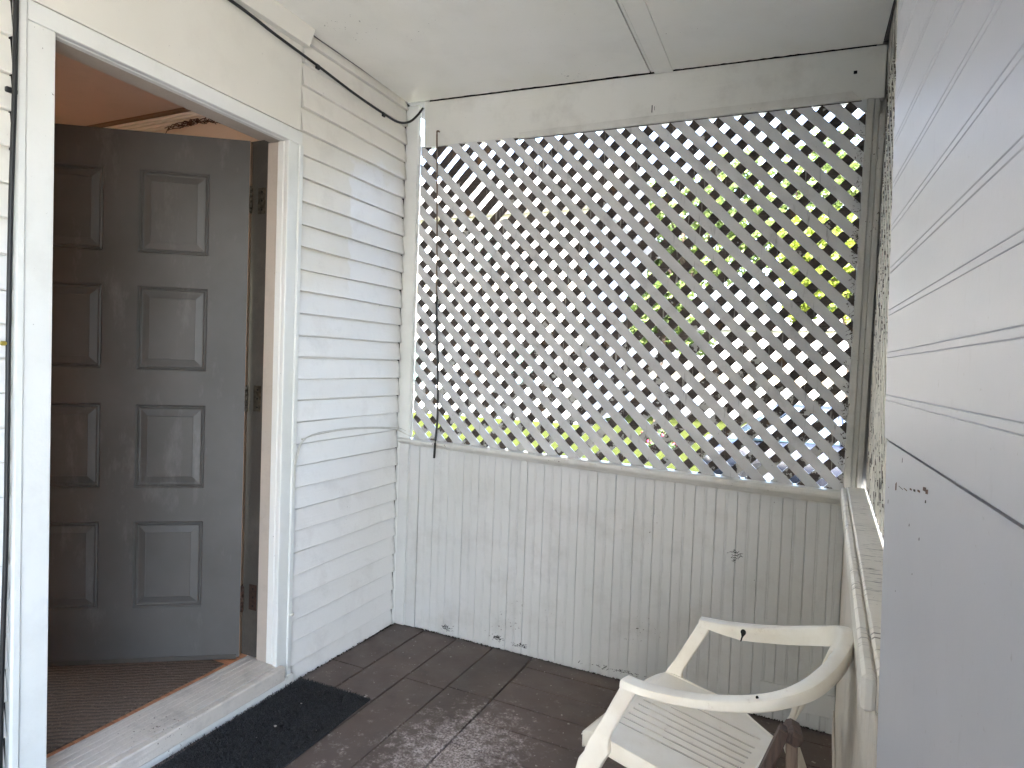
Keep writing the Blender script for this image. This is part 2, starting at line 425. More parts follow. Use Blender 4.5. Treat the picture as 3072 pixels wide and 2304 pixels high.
# ------------------------------------------------------------------ setting: ground, floor, ceiling
GZ = -.55
g = link('lawn', mesh('lawn', [(-80, -60, GZ), (90, -60, GZ), (90, 140, GZ), (-80, 140, GZ)], [(0, 1, 2, 3)]), M['lawn']); tag(g, kind='structure')
g = link('driveway', mesh('driveway', [(2.25, -40, GZ+.006), (9.5, -40, GZ+.006), (9.5, 12, GZ+.006), (2.25, 12, GZ+.006)], [(0, 1, 2, 3)]), M['asphalt']); tag(g, kind='structure')

fz = lambda x, y: -.0147*x-.0246*max(y, -1.3)
porch = empty('porch_floor'); tag(porch, kind='structure')
box('floor_base', .001, 2.2, -5.6, .02, GZ+.002, -.06, M['dirt'], porch, 0)
def plank(x0, x1, y0, y1):
    g = .0028; x0 += g; x1 -= g; y0 += g; y1 -= g
    dz = rnd(-.0012, .0012); tx = rnd(-.0008, .0008)
    top = [(x0, y0, fz(x0, y0)+dz+tx), (x1, y0, fz(x1, y0)+dz-tx), (x1, y1, fz(x1, y1)+dz-tx), (x0, y1, fz(x0, y1)+dz+tx)]
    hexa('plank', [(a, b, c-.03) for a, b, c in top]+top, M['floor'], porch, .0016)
xs = [0.003, .178, .366, .560, .765]
cuts = [[.0, -.49, -1.62, -5.6], [.0, -.93, -2.3, -5.6], [.0, -.465, -1.5, -3.0, -5.6], [.0, -.44, -1.28, -2.6, -5.6]]
for i in range(4):
    for a, b in zip(cuts[i], cuts[i][1:]): plank(xs[i], xs[i+1], b, a)
yy = [0, -.107, -.270, -.435, -.603, -.772, -.94, -1.11, -1.28, -1.45, -1.62, -1.79, -1.96, -2.13, -2.3, -2.5, -2.7, -2.9, -3.1, -3.3, -3.5, -3.7, -3.9, -4.1, -4.3, -4.5, -4.7, -4.9, -5.1, -5.35, -5.6]
for i in range(len(yy)-1):
    c = rnd(1.35, 1.75)
    plank(.765, c, yy[i+1], yy[i]); plank(c, 2.03, yy[i+1], yy[i])

cz = lambda x, y: 2.6184-.0300*x-.0112*y
ceil = empty('porch_ceiling'); tag(ceil, kind='structure')
def ceilpiece(name, x0, x1, y0, y1, dz0, th, mat_, bev=.001, e=0):
    b = [(x0, y0, cz(x0, y0)+dz0), (x1, y0, cz(x1, y0)+dz0), (x1, y1, cz(x1, y1)+dz0), (x0, y1, cz(x0, y1)+dz0)]
    return hexa(name, b+[(p[0], p[1], p[2]+th) for p in b], mat_, ceil, bev)
# left panel has a ragged edge along the header and the house wall
def ragged_panel(x0, x1, y0, y1, seed):
    rr = random.Random(seed); V = []; pts = []
    n = 60
    for i in range(n+1):
        x = x0+(x1-x0)*i/n; pts.append((x, y1-abs(rr.gauss(0, .0022))))
    n2 = 60; left = []
    for i in range(1, n2):
        y = y1+(y0-y1)*i/n2; left.append((x1, y))
    right = []
    pts2 = [(x1, y0), (x0, y0)]
    lf = [(x0+abs(rr.gauss(0, .003)), y0+(y1-y0)*i/n2) for i in range(1, n2)]
    P = pts+left+pts2+lf
    k = len(P)
    V = [(x, y, cz(x, y)) for x, y in P]+[(x, y, cz(x, y)+.012) for x, y in P]
    F_ = [tuple(range(k)), tuple(range(2*k-1, k-1, -1))]+[(i, i+k, (i+1) % k+k, (i+1) % k) for i in range(k)]
    me = mesh('ceiling_panel', V, F_); bevelled(me, 0)
    return link('ceiling_panel', me, M['ceiling'], ceil)
ragged_panel(-.012, 1.192, -5.6, -.006, 3)
ragged_panel(1.232, 2.045, -5.6, -.004, 5)
ceilpiece('joint_strip', 1.1965, 1.2085, -5.6, -.004, .002, .01, M['ceiling'])
ceilpiece('batten', 1.2125, 1.288, -5.6, -.002, -.006, .0058, M['ceiling'], .001)
ceilpiece('roof_deck', -.1, 2.5, -5.8, .45, .03, .16, M['shingle'], 0)
ceilpiece('ceiling_backing', .0, 2.05, -5.6, .0, .014, .012, M['hole'], 0)

# ------------------------------------------------------------------ the house with clapboards and open door
house = empty('house', (0, 0, 0))
tag(house, 'white clapboard house wall with an open grey panelled door', 'house')
DY0, DY1 = -1.655, -.82           # opening
DZ0, DZ1 = .118, 2.167
def part(nm, *a, **k): return box(nm, *a[:6], M[a[6]], house, k.get('bev', .001))
# core walls
part('wall_core', -.165, -.022, -.752, .02, -.5, 2.62, 'hole', bev=0)
part('wall_core', -.165, -.022, -9, -1.742, -.5, 2.62, 'hole', bev=0)
part('wall_core', -.165, -.022, -1.742, -.752, 2.222, 2.62, 'hole', bev=0)
part('wall_core', -.165, -.022, -1.742, -.752, -.5, .02, 'hole', bev=0)
part('upper_wall', -.165, 0, -9, .02, 2.84, 6.2, 'vinyl', bev=0)
part('end_wall', -8, -.166, -.12, .02, -.55, 6.2, 'vinyl', bev=0)
part('end_wall', -8, -.166, -9, -8.86, -.55, 6.2, 'vinyl', bev=0)
part('far_wall', -8.1, -8.0, -9, .02, -.55, .2, 'vinyl', bev=0)  # unseen far wall, left open at window height to let daylight in
part('far_wall', -8.1, -8.0, -9, .02, 2.55, 6.2, 'vinyl', bev=0)
part('upper_floor', -8, -.166, -8.86, -.12, 2.56, 2.72, 'hole', bev=0)
hexa('roof', [(-8.5, -9.4, 6.2), (.5, -9.4, 6.2), (.5, .5, 6.2), (-8.5, .5, 6.2), (-4.2, -9.4, 8.6), (-3.8, -9.4, 8.6), (-3.8, .5, 8.6), (-4.2, .5, 8.6)], M['shingle'], house)
# clapboards right of the door
zl = [.0, .079, .175, .268, .36, .452, .542, .632, .721, .811, .899, .988, 1.076, 1.163, 1.25, 1.338, 1.424, 1.511, 1.6, 1.688, 1.776, 1.865, 1.956, 2.048, 2.14, 2.233, 2.322, 2.41, 2.495, 2.578, 2.66]
def clap(y0, y1, z0, z1, tilt=0):
    t = rnd(.0, .0015)
    prof = [(-.0215, z0+.001), (-.0025+t, z0), (-.0012+t, z0+.0015), (-.0150+t, z1-.0048), (-.0208, z1-.0036), (-.0208, z1+.010), (-.0215, z1+.010)]
    def f(y, dz): return lambda a, b: (a, y, b+dz)
    ye = y1+rnd(-.004, .003)
    seg = 6; am = rnd(-.0012, .0012); ph = rnd(0, 6)
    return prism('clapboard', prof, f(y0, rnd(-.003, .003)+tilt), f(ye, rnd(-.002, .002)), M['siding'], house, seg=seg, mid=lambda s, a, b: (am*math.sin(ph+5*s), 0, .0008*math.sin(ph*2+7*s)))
for a, b in zip(zl, zl[1:]):
    if b > 2.64: b = 2.618
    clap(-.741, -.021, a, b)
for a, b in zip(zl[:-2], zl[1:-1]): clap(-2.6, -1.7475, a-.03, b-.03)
part('corner_board', -.021, .058, -.012, .012, -.02, 2.60, 'casing', bev=.006)
part('corner_bead', .0585, .0655, -.004, .006, .96, 2.45, 'casing', bev=.002)
# flat frieze over the door and the boxed board above it
part('frieze_board', -.021, -.004, -2.6, -.7515, 2.223, 2.60, 'trimcream', bev=.001)
hexa('fascia_board', [(-.020, -5.6, 2.548), (.022, -5.6, 2.548), (.022, -.742, 2.548), (-.02, -.752, 2.548), (-.02, -5.6, 2.672), (.030, -5.6, 2.672), (.030, -.698, 2.672), (-.02, -.7, 2.672)], M['trimcream'], house, .001)
# door frame
fr = empty('door_frame'); fr.parent = house
def fp(nm, *a, bev=.0015): return box(nm, *a[:6], M[a[6]], fr, bev)
fp('head_casing', -.021, .0, -1.745, -.7425, 2.1675, 2.2185, 'casing', bev=.002)
fp('casing', -.021, .001, -.818, -.742, .05, 2.1665, 'casing', bev=.003)
fp('backband', -.021, .007, -.7645, -.7415, .05, 2.166, 'casing', bev=.003)
fp('casing', -.021, .001, -1.722, -1.652, -.02, 2.1665, 'casing', bev=.003)
fp('backband', -.021, .008, -1.745, -1.7215, -.02, 2.60, 'casing', bev=.005)
for s, yb in ((1, -.8185), (-1, -1.656)):
    fp('jamb', *sorted((-.022, -.047))[0:1], -.0221, *sorted((yb, yb+.05*s)), .118, 2.166, 'casing', bev=.002) if False else None
    y0, y1 = sorted((yb, yb+.06*s))
    fp('outer_stop', -.054, -.0222, y0, y1, .118, 2.166, 'casing', bev=.003)
    y0, y1 = sorted((yb+.004*s, yb+.06*s))
    fp('jamb', -.108, -.0542, y0, y1, .118, 2.166, 'jamb', bev=.002)
    y0, y1 = sorted((yb+.016*s, yb+.05*s))
    fp('rebate', -.216, -.1082, y0, y1, .118, 2.186, 'jambdark', bev=.001)
fp('head_stop', -.046, -.0222, -1.70, -.77, 2.1665, 2.221, 'casing', bev=.002)
fp('head_jamb', -.112, -.0462, -1.70, -.77, 2.172, 2.221, 'jamb', bev=.002)
fp('head_rebate', -.172, -.1122, -1.70, -.77, 2.188, 2.221, 'jamb', bev=.002)
# threshold: grooved top board and painted nosing
def thr(x0, x1, z0, z1, nm, mt, bev=.002):
    return fp(nm, x0, x1, -1.80, -.800, z0, z1, mt, bev=bev)
thr(-.17, -.004, .06, .1165, 'threshold', 'sill')
thr(-.0035, .004, .06, .112, 'threshold_groove', 'sill')
thr(.0045, .034, .06, .1175, 'nosing', 'sill', .004)
box('riser', -.02, .016, -2.6, -.739, -.02, .0595, M['sillfront'], fr, .002)
for q in range(5):
    x = -.155+q*.03
    fp('ridge', x, x+.004, -1.80, -.822, .1168, .1185, 'sill', bev=.0005)

# door leaf -------------------------------------------------------------
HA = R(56); HP = Vector((-.172, -.842, 0))
DE = Vector((-math.sin(HA), -math.cos(HA), 0)); DN = Vector((math.cos(HA), -math.sin(HA), 0))   # along, outward
def dp(s, n, z): return HP+DE*s+DN*n+Vector((0, 0, z))
door = empty('door'); door.parent = house
DW, D0, D1, TH = .86, .127, 2.172, .042
SS = [0, .145, .398, .520, .773, DW]
ZZ = [D0, .335, .676, .808, 1.132, 1.266, 1.588, 1.714, 2.031, D1]
V = []; F_ = []
def vid(p): V.append(p); return len(V)-1
for i in range(5):
    for j in range(9):
        if i in (1, 3) and j in (1, 3, 5, 7): continue
        F_.append(tuple(vid(dp(s, 0, z)) for s, z in ((SS[i], ZZ[j]), (SS[i+1], ZZ[j]), (SS[i+1], ZZ[j+1]), (SS[i], ZZ[j+1]))))
for q in ([(0, 0), (0, 1)], [(1, 0), (1, 1)]): pass
def quad(*ps): F_.append(tuple(vid(dp(*p)) for p in ps))
quad((0, -TH, D0), (0, -TH, D1), (DW, -TH, D1), (DW, -TH, D0))
quad((DW, 0, D0), (DW, -TH, D0), (DW, -TH, D1), (DW, 0, D1))
quad((0, 0, D1), (DW, 0, D1), (DW, -TH, D1), (0, -TH, D1)); quad((0, 0, D0), (0, -TH, D0), (DW, -TH, D0), (DW, 0, D0))
me = mesh('leaf', V, F_)
bm = bmesh.new(); bm.from_mesh(me); bmesh.ops.remove_doubles(bm, verts=bm.verts, dist=1e-5); bmesh.ops.recalc_face_normals(bm, faces=bm.faces); bm.to_mesh(me); bm.free()
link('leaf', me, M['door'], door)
hexa('hinge_edge', [dp(-.001, -.0385, D0+.002), dp(-.001, -.003, D0+.002), dp(.004, -.003, D0+.002), dp(.004, -.0385, D0+.002), dp(-.001, -.0385, D1-.002), dp(-.001, -.003, D1-.002), dp(.004, -.003, D1-.002), dp(.004, -.0385, D1-.002)], M['peach'], door, 0)
def dpanel(s0, s1, z0, z1):
    rings = [(0, 0), (.006, -.006), (.011, -.003), (.015, -.008), (.019, -.0085), (.044, -.0015), (.046, -.0028)]
    V = []; F_ = []
    for o, d in rings:
        for s, z in ((s0+o, z0+o), (s1-o, z0+o), (s1-o, z1-o), (s0+o, z1-o)): V.append(dp(s, d, z))
    for k in range(len(rings)-1):
        for i in range(4):
            j = (i+1) % 4; F_.append((k*4+i, k*4+j, (k+1)*4+j, (k+1)*4+i))
    k = (len(rings)-1)*4; F_.append((k, k+1, k+2, k+3))
    me = mesh('raised_panel', V, F_); bm = bmesh.new(); bm.from_mesh(me)
    c = dp((s0+s1)/2, -1, (z0+z1)/2)
    for f in bm.faces:
        if f.normal.dot(DN) < 0: f.normal_flip()
    bm.to_mesh(me); bm.free()
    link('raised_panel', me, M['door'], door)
for i in (1, 3):
    for j in (1, 3, 5, 7): dpanel(SS[i], SS[i+1], ZZ[j], ZZ[j+1])
# bottom sweep
hexa('sweep', [dp(.01, .001, D0-.006), dp(DW, .001, D0-.006), dp(DW, .004, D0-.006), dp(.01, .004, D0-.006), dp(.01, .001, D0+.012), dp(DW, .001, D0+.012), dp(DW, .004, D0+.012), dp(.01, .004, D0+.012)], M['jambdark'], door, 0)
for zc, mt in ((1.948, 'metal'), (1.164, 'metal'), (.36, 'rustmetal')):
    h = empty('hinge'); h.parent = house
    box('jamb_leaf', -.172, -.128, -.8000, -.7965, zc-.052, zc+.052, M[mt], h, .0005)
    box('jamb_plate', -.166, -.126, -.8035, -.8005, zc-.052, zc+.052, M[mt], h, .0005)
    for k in range(5):
        tube('knuckle', [(-.171, -.834, zc-.052+k*.0208), (-.171, -.834, zc-.052+k*.0208+.019)], .0062, M[mt], h, 10)
    for k in range(3):
        tube('screw', [(-.145, -.8036, zc-.035+k*.035), (-.145, -.8046, zc-.035+k*.035)], .0042, M['hole'], h, 8)
    hexa('door_leaf', [dp(-.0016, -.034, zc-.052), dp(-.0016, .0005, zc-.052), dp(-.0008, .0005, zc-.052), dp(-.0008, -.034, zc-.052), dp(-.0016, -.034, zc+.052), dp(-.0016, .0005, zc+.052), dp(-.0008, .0005, zc+.052), dp(-.0008, -.034, zc+.052)], M[mt], h, 0)

# interior -------------------------------------------------------------
def st(nm, *a, bev=0):
    o = box(nm, *a[:6], M[a[6]], None, bev); tag(o, kind='structure'); return o
st('interior_floor', -5, -.1725, -4.5, -.62, .06, .1155, 'intfloor')
st('interior_ceiling', -5, -.1725, -4.5, -.12, 2.455, 2.555, 'intceil')
iw = st('interior_wall', -5, -.1725, -.6, -.50, .06, 2.453, 'intwall')
st('interior_wall_front', -.1725+.0, -.1655, -4.5, -1.70, .06, 2.454, 'intwall')
st('interior_wall_front', -.1725, -.1655, -.80, -.60, .06, 2.454, 'intwall')
st('interior_wall_front', -.1725, -.1655, -1.70, -.80, 2.222, 2.454, 'intwall')
st('interior_wall_side', -5, -.1725, -4.62, -4.5, .06, 2.453, 'intwall')
for (y0, y1, z0, z1) in ((-4.5, -4.2, .06, 2.453), (-.9, -.6, .06, 2.453), (-4.2, -.9, .06, .4), (-4.2, -.9, 2.35, 2.453)):
    st('interior_wall_rear', -5.1, -5, y0, y1, z0, z1, 'intwall')  # unseen rear wall with an invented opening for daylight
cm = empty('crown_moulding'); tag(cm, kind='structure')
box('brown_band', -5, -.175, -.655, -.6005, 2.4465, 2.4545, M['intbrown'], cm, 0)
for k, (dz, dy) in enumerate(((.0, .030), (.013, .024), (.026, .018), (.038, .010))):
    box('moulding_step', -5, -.175, -.6003-dy, -.6002, 2.4335-dz, 2.4455-dz, M['intmould'], cm, .003)
rug = box('ribbed_rug', -2.6, -.185, -3.0, -.90, .1158, .122, M['rug'], None, .002)
tag(rug, 'brown ribbed rug on the floor just inside the open door', 'rug')
# twig garland at the top of the inner wall
tw = empty('twig_garland', (-.80, -.622, 2.35)); tag(tw, 'tangle of dry brown twigs above the top edge of the open door', 'garland')
for k in range(26):
    a0 = rnd(-.17, .16); P = []
    for q in range(5): P.append((-.80+a0+q*.022+rnd(-.008, .008), -.622+rnd(-.012, .012), 2.375+.022*math.sin(math.pi*min(1, max(0, (a0+.17+q*.022)/.40)))+rnd(-.012, .014)))
    tube('twig', catmull(P, 4), .0018, M['twig'], tw, 5)

# ------------------------------------------------------------------ back wall: header, lattice, rail, beadboard
hd = empty('header_beam', (1.05, .03, 2.4)); tag(hd, 'long painted header board above the diagonal lattice', 'beam')
def hz(x): return cz(x, 0)
hexa('board', [(.083, .0, 2.392), (2.06, .0, 2.362), (2.06, .04, 2.362), (.083, .04, 2.392), (.08, .0, hz(.08)-.0035), (2.06, .0, hz(2.06)-.002), (2.06, .04, hz(2.06)-.002), (.08, .04, hz(.08)-.0035)], M['header'], hd, .002)
hexa('nailing_strip', [(.60, -.013, 2.3735), (1.985, -.013, 2.3615), (1.985, -.0003, 2.3615), (.60, -.0003, 2.3735), (.60, -.011, 2.4035), (1.952, -.011, 2.3975), (1.952, -.0003, 2.3975), (.60, -.0003, 2.4035)], M['rail'], hd, .0015)
hexa('joint_crack', [(.598, -.0016, 2.371), (1.9875, -.0016, 2.359), (1.9875, .0002, 2.359), (.598, .0002, 2.371), (.598, -.0016, 2.4052), (1.954, -.0016, 2.3992), (1.954, .0002, 2.3992), (.598, .0002, 2.4052)], M['dirt'], hd, 0)
# splintered sliver of board at the ceiling joint
V = []; n = 14
top = []; bot = []
for i in range(n+1):
    x = .10+.36*i/n; top.append((x, -.004, hz(x)-.004)); bot.append((x, -.004, hz(x)-.016-(.006 if i > 9 else 0)-rnd(0, .006)+(.006 if i < 2 else 0)))
V = top+bot+[(a, -.0003, c) for a, b, c in top]+[(a, -.0003, c) for a, b, c in bot]
k = n+1; F_ = []
for i in range(n):
    F_ += [(i, i+1, k+i+1, k+i), (k+i, k+i+1, 3*k+i+1, 3*k+i), (i+1, i, 2*k+i, 2*k+i+1)]
link('splinter', mesh('splinter', V, F_), M['header'], hd)
box('nail_hole', 1.955, 1.967, -.0015, .003, 2.463, 2.475, M['hole'], hd, .001)
box('crack', 1.205, 1.2085, -.0012, .002, 2.418, 2.448, M['hole'], hd, .0)
box('crack', 1.216, 1.2175, -.0012, .002, 2.426, 2.442, M['hole'], hd, .0)

box('leak_blocker', .08, 2.2, .045, .10, 2.43, 2.72, M['hole'], hd, 0)  # dark box added behind the header to stop light leaking in
box('sheathing', .06, 2.1, .016, .03, -.5, .86, M['hole'], hd, 0) if False else None
railtop = lambda x: .949-.0215*x
railbot = lambda x: .921-.0330*x
lat = empty('lattice_screen', (1.04, .008, .95)); tag(lat, 'large diagonal lattice screen of criss-crossed slats above the beadboard wall', 'lattice')
X0, X1, ZT = .068, 2.012, 2.398
P_ = .0949
def slatpoly(c, w, k, y0, y1, mt, sl=1.02, x0=X0, x1=X1, jit=True):
    """strip: front slats run down to the right (k=-1), rear ones up to the right (k=+1); c = x at z=2.36 (k=-1)"""
    # clip along the centre line against x range and z range (top ZT, bottom rail)
    def zc(x, off): return (2.36-(x-c-off)*sl) if k < 0 else (x*1.0+c+off)
    e = []
    # parametric edge lines: left edge (off 0) and right edge (off w)
    offs = (0, w) if k < 0 else (-w/2, w/2)
    # polygon of the infinite strip clipped to the rectangle
    poly = []
    if k < 0:
        poly = [(c+(2.36-z)/sl+o, z) for o, z in ((0, 3.0), (w, 3.0), (w, .5), (0, .5))]
    else:
        poly = [(z-c-o, z) for o, z in ((offs[0], .5), (offs[0], 3.0), (offs[1], 3.0), (offs[1], .5))]
    def clip(poly, f):
        out = []
        for i in range(len(poly)):
            a, b = poly[i], poly[(i+1) % len(poly)]; fa, fb = f(a), f(b)
            if fa >= 0: out.append(a)
            if (fa >= 0) != (fb >= 0):
                t = fa/(fa-fb); out.append((a[0]+(b[0]-a[0])*t, a[1]+(b[1]-a[1])*t))
        return out
    for f in (lambda p: p[0]-x0, lambda p: x1-p[0], lambda p: ZT-p[1], lambda p: p[1]-(railtop(p[0])-.008)):
        poly = clip(poly, f)
        if len(poly) < 3: return None
    return poly
def slatmesh(poly, y0, y1, mt, parent, bev=.0012):
    pl = parent_loc(parent); n = len(poly)
    V = [Vector((x, y0, z))-pl for x, z in poly]+[Vector((x, y1, z))-pl for x, z in poly]
    F_ = [tuple(range(n)), tuple(range(2*n-1, n-1, -1))]+[(i, i+n, (i+1) % n+n, (i+1) % n) for i in range(n)]
    me = mesh('slat', V, F_); bevelled(me, 0)
    return link('slat', me, M[mt], parent)
W_ = .0538
for k in range(-19, 20):
    c = .2515+.0946*k+(.0 if k >= 0 else -.0006*k*-1)
    c += rnd(-.0012, .0012)
    poly = slatpoly(c, W_+rnd(-.001, .001), -1, 0, 0, 'slat')
    if not poly: continue
    if k == -1:      # broken slat: only its lower part is left
        def cl(poly, f):
            out = []
            for i in range(len(poly)):
                a, b = poly[i], poly[(i+1) % len(poly)]; fa, fb = f(a), f(b)
                if fa >= 0: out.append(a)
                if (fa >= 0) != (fb >= 0):
                    t = fa/(fa-fb); out.append((a[0]+(b[0]-a[0])*t, a[1]+(b[1]-a[1])*t))
            return out
        poly = cl(poly, lambda p: 2.005+.25*(p[0]-.5)-p[1])
        o = slatmesh(poly, .0005, .0085, 'slat', lat); o['label'] = 'slat broken off at its upper end'
        continue
    slatmesh(poly, .0005+rnd(0, .0008), .0085, 'slat', lat)
for k in range(-22, 26):
    c = .1035+.0955*k+rnd(-.0015, .0015)
    poly = slatpoly(c, W_+rnd(-.0012, .0012), 1, 0, 0, 'slatback')
    if poly: slatmesh(poly, .0092, .0172, 'slatback', lat)

bw = empty('beadboard_wall', (1.0, .01, 0)); tag(bw, 'low wall of narrow grooved beadboards under the diagonal lattice', 'wall')
def beadboard(x0, x1):
    g = .0004; x0 += g; x1 -= g; xm = (x0+x1)/2; v = .0022; d = .0026; bd = .0032
    prof = [(x0, .014), (x0, d), (x0+v, .0), (xm-bd-v, .0), (xm-bd, d*.7), (xm-bd+.001, .0002), (xm+bd-.001, .0002), (xm+bd, d*.7), (xm+bd+v, .0), (x1-v, 0), (x1, d), (x1, .014)]
    dy = rnd(-.0006, .0006)
    b = lambda a, y: (a, y+dy, fz(a, 0)-.004+rnd(0, .002)); t = lambda a, y: (a, y+dy, railbot(a)-.0005)
    return prism('beadboard', prof, b, t, M['bead'], bw)
x = .116
while x < 2.0:
    beadboard(x, min(x+.0836, 2.004)); x += .0836
hexa('edge_board', [(.0592, -.006, fz(0, 0)-.01), (.1155, -.006, fz(0, 0)-.01), (.1155, .014, -.01), (.0592, .014, -.01), (.0592, -.006, railbot(.06)-.001), (.1155, -.006, railbot(.11)-.001), (.1155, .014, railbot(.11)-.001), (.0592, .014, railbot(.06)-.001)], M['bead'], bw, .0015)
box('edge_strip', .003, .0588, -.016, -.0125, .0, .918, M['bead'], bw, .001)
box('sheathing', .06, 2.12, .0165, .035, -.5, .853, M['post'], bw, 0)
# moulded cap rail
prof = [(-.036, .012), (-.038, .018), (-.036, .026), (-.030, .0295), (.03, .0298), (.03, -.004), (-.012, -.004), (-.014, -.0005), (-.024, .003), (-.030, .008)]
def rl(x):
    def f(a, b):
        z0, z1 = railbot(x), railtop(x); s = (z1-z0)/.030
        return (x, a, z0+(b)*s)
    return f
pr = prism('cap_rail', prof, rl(.008), rl(1.995), M['rail'], bw, seg=12, mid=lambda t, a, b: (0, .0015*math.sin(9*t), .0012*math.sin(7*t)))
box('board_patch', 1.735, 2.003, -.0075, -.0008, .03, .118, M['bead'], bw, .0015)
# grime where the boards meet the floor
V = []; F_ = []
for i in range(700):
    x = rnd(.06, 1.99); y = -.002-abs(random.gauss(0, .006)); z = fz(x, y); s = rnd(.001, .005)*(1 if random.random() < .85 else 2); h = rnd(.001, .006)
    if random.random() < .25: x, y = rnd(.004, .014), -rnd(.02, .7); z = fz(x, y)
    b = len(V); a = rnd(0, 3)
    V += [(x+s*math.cos(a), y+s*math.sin(a)*.6, z), (x+s*math.cos(a+2.1), y+s*math.sin(a+2.1)*.6, z), (x+s*math.cos(a+4.2), y+s*math.sin(a+4.2)*.6, z), (x, y, z+h)]
    F_ += [(b, b+1, b+3), (b+1, b+2, b+3), (b+2, b, b+3)]
o = link('dirt_crumbs', mesh('dirt_crumbs', V, F_), M['dirt']); tag(o, 'dark crumbs of dirt along the foot of the walls', 'dirt', kind='stuff')
# dark scuffs on the boards (rubbed marks just above the floor and a scribble)
def scuff(cx, cz_, w, h, n, parent, y=-.0012, mt='hole'):
    V = []; F_ = []
    pl = parent_loc(parent)
    for i in range(n):
        x = cx+random.gauss(0, w*.33); z = cz_+random.gauss(0, h*.33); l = rnd(.002, .008); a = rnd(-.6, 1.2); t = rnd(.0006, .0017)
        b = len(V); c, s_ = math.cos(a), math.sin(a)
        for u, v in ((-l, -t), (l, -t*.4), (l, t*.4), (-l, t)):
            V.append(Vector((x+u*c-v*s_, y, z+u*s_+v*c))-pl)
        F_.append((b, b+1, b+2, b+3))
    me = mesh('scuff_mark', V, F_); return link('scuff_mark', me, M[mt], parent)
scuff(.30, .030, .05, .02, 40, bw); scuff(.575, .040, .04, .025, 60, bw); scuff(.70, .03, .06, .02, 40, bw); scuff(1.62, .60, .035, .03, 26, bw)
scuff(1.62, .585, .012, .04, 12, bw); scuff(1.15, .02, .2, .012, 50, bw)

# right corner post: three stepped strips
cp = empty('corner_post', (2.03, .01, .9)); tag(cp, 'stepped corner post between the lattice and the weathered side wall', 'post')
def vstrip(nm, xb0, xb1, xt0, xt1, y0, y1, z0, z1, mt):
    return hexa(nm, [(xb0, y0, z0), (xb1, y0, z0), (xb1, y1, z0), (xb0, y1, z0), (xt0, y0, z1), (xt1, y0, z1), (xt1, y1, z1), (xt0, y1, z1)], M[mt], cp, .0025)
vstrip('post_strip', 1.992, 2.016, 2.004, 2.028, -.014, .03, .90, 2.362, 'post')
vstrip('post_strip', 2.0165, 2.034, 2.0285, 2.046, -.008, .03, .90, 2.362, 'post')
vstrip('post_strip', 2.0345, 2.054, 2.0465, 2.066, -.018, .03, .90, 2.30, 'post')
vstrip('post_core', 2.00, 2.10, 2.03, 2.12, .031, .09, -.5, 2.58, 'post')

# leaf litter and cobwebby fluff caught between the lattice and the corner post
V = []; F_ = []
for i in range(520):
    z = rnd(.93, 2.33); x = 1.990+.0085*(z-.9)-abs(random.gauss(0, .010)); y = -.004-rnd(0, .012)
    if random.random() < .5: z = random.choice((1.05, 1.22, 1.5, 1.68, 1.80, 1.86, 2.02, 2.16))+random.gauss(0, .03); z = max(.93, z)
    a = Vector((random.gauss(0, 1), random.gauss(0, .5), random.gauss(0, 1))).normalized(); b_ = a.orthogonal().normalized(); s_ = rnd(.002, .007); t = s_*rnd(.1, .5)
    b = len(V); p = Vector((x, y, z)); V += [p-a*s_, p+b_*t, p+a*s_, p-b_*t]; F_.append((b, b+1, b+2, b+3))
o = link('leaf_litter', mesh('leaf_litter', V, F_), M['bareboard']); tag(o, 'dry leaf litter and fluff caught along the right edge of the lattice', 'leaf litter', kind='stuff')

# ------------------------------------------------------------------ right wall: side lattice, knee wall and rail (slightly splayed)
def SXY(y): return 2.066+.042*y            # x of the side lattice plane
sw = empty('side_lattice', (2.05, -.8, .95)); tag(sw, 'white peeling lattice of the side wall seen edge-on next to the grey panel', 'lattice')
def sidepoly(c, k, w, y0=-1.69, y1=-.02, zt=2.37, zb=.93):
    poly = [(z*k+c, z) for z in (.5,)]
    poly = [((3.0)*k*1.0+c, 3.0), (3.0*k+c+w, 3.0), (.4*k+c+w, .4), (.4*k+c, .4)]
    def clip(poly, f):
        out = []
        for i in range(len(poly)):
            a, b = poly[i], poly[(i+1) % len(poly)]; fa, fb = f(a), f(b)
            if fa >= 0: out.append(a)
            if (fa >= 0) != (fb >= 0):
                t = fa/(fa-fb); out.append((a[0]+(b[0]-a[0])*t, a[1]+(b[1]-a[1])*t))
        return out
    for f in (lambda p: p[0]-y0, lambda p: y1-p[0], lambda p: zt-p[1], lambda p: p[1]-zb):
        poly = clip(poly, f)
        if len(poly) < 3: return None
    return poly
for k, off in ((1, 0), (-1, .009)):
    for q in range(-60, 60):
        poly = sidepoly(q*.0949+rnd(-.002, .002), k, .0508)
        if not poly: continue
        pl = parent_loc(sw); n = len(poly)
        V = [Vector((SXY(y)+off, y, z))-pl for y, z in poly]+[Vector((SXY(y)+off+.008, y, z))-pl for y, z in poly]
        F_ = [tuple(range(n-1, -1, -1)), tuple(range(n, 2*n))]+[(i, (i+1) % n, (i+1) % n+n, i+n) for i in range(n)]
        me = mesh('slat', V, F_); bevelled(me, 0); link('slat', me, M['sidelat'], sw)
V = []
hexa('backing_board', [(SXY(-1.69)+.030, -1.69, .93), (SXY(-1.69)+.045, -1.69, .93), (SXY(0)+.045, .03, .93), (SXY(0)+.030, .03, .93), (SXY(-1.69)+.030, -1.69, 2.37), (SXY(-1.69)+.045, -1.69, 2.37), (SXY(0)+.045, .03, 2.37), (SXY(0)+.030, .03, 2.37)], M['bareboard'], sw, 0)
sk = empty('side_knee_wall', (2.0, -.8, 0)); tag(sk, 'cream low side wall with a peeling white rail on top beside the chair', 'wall')
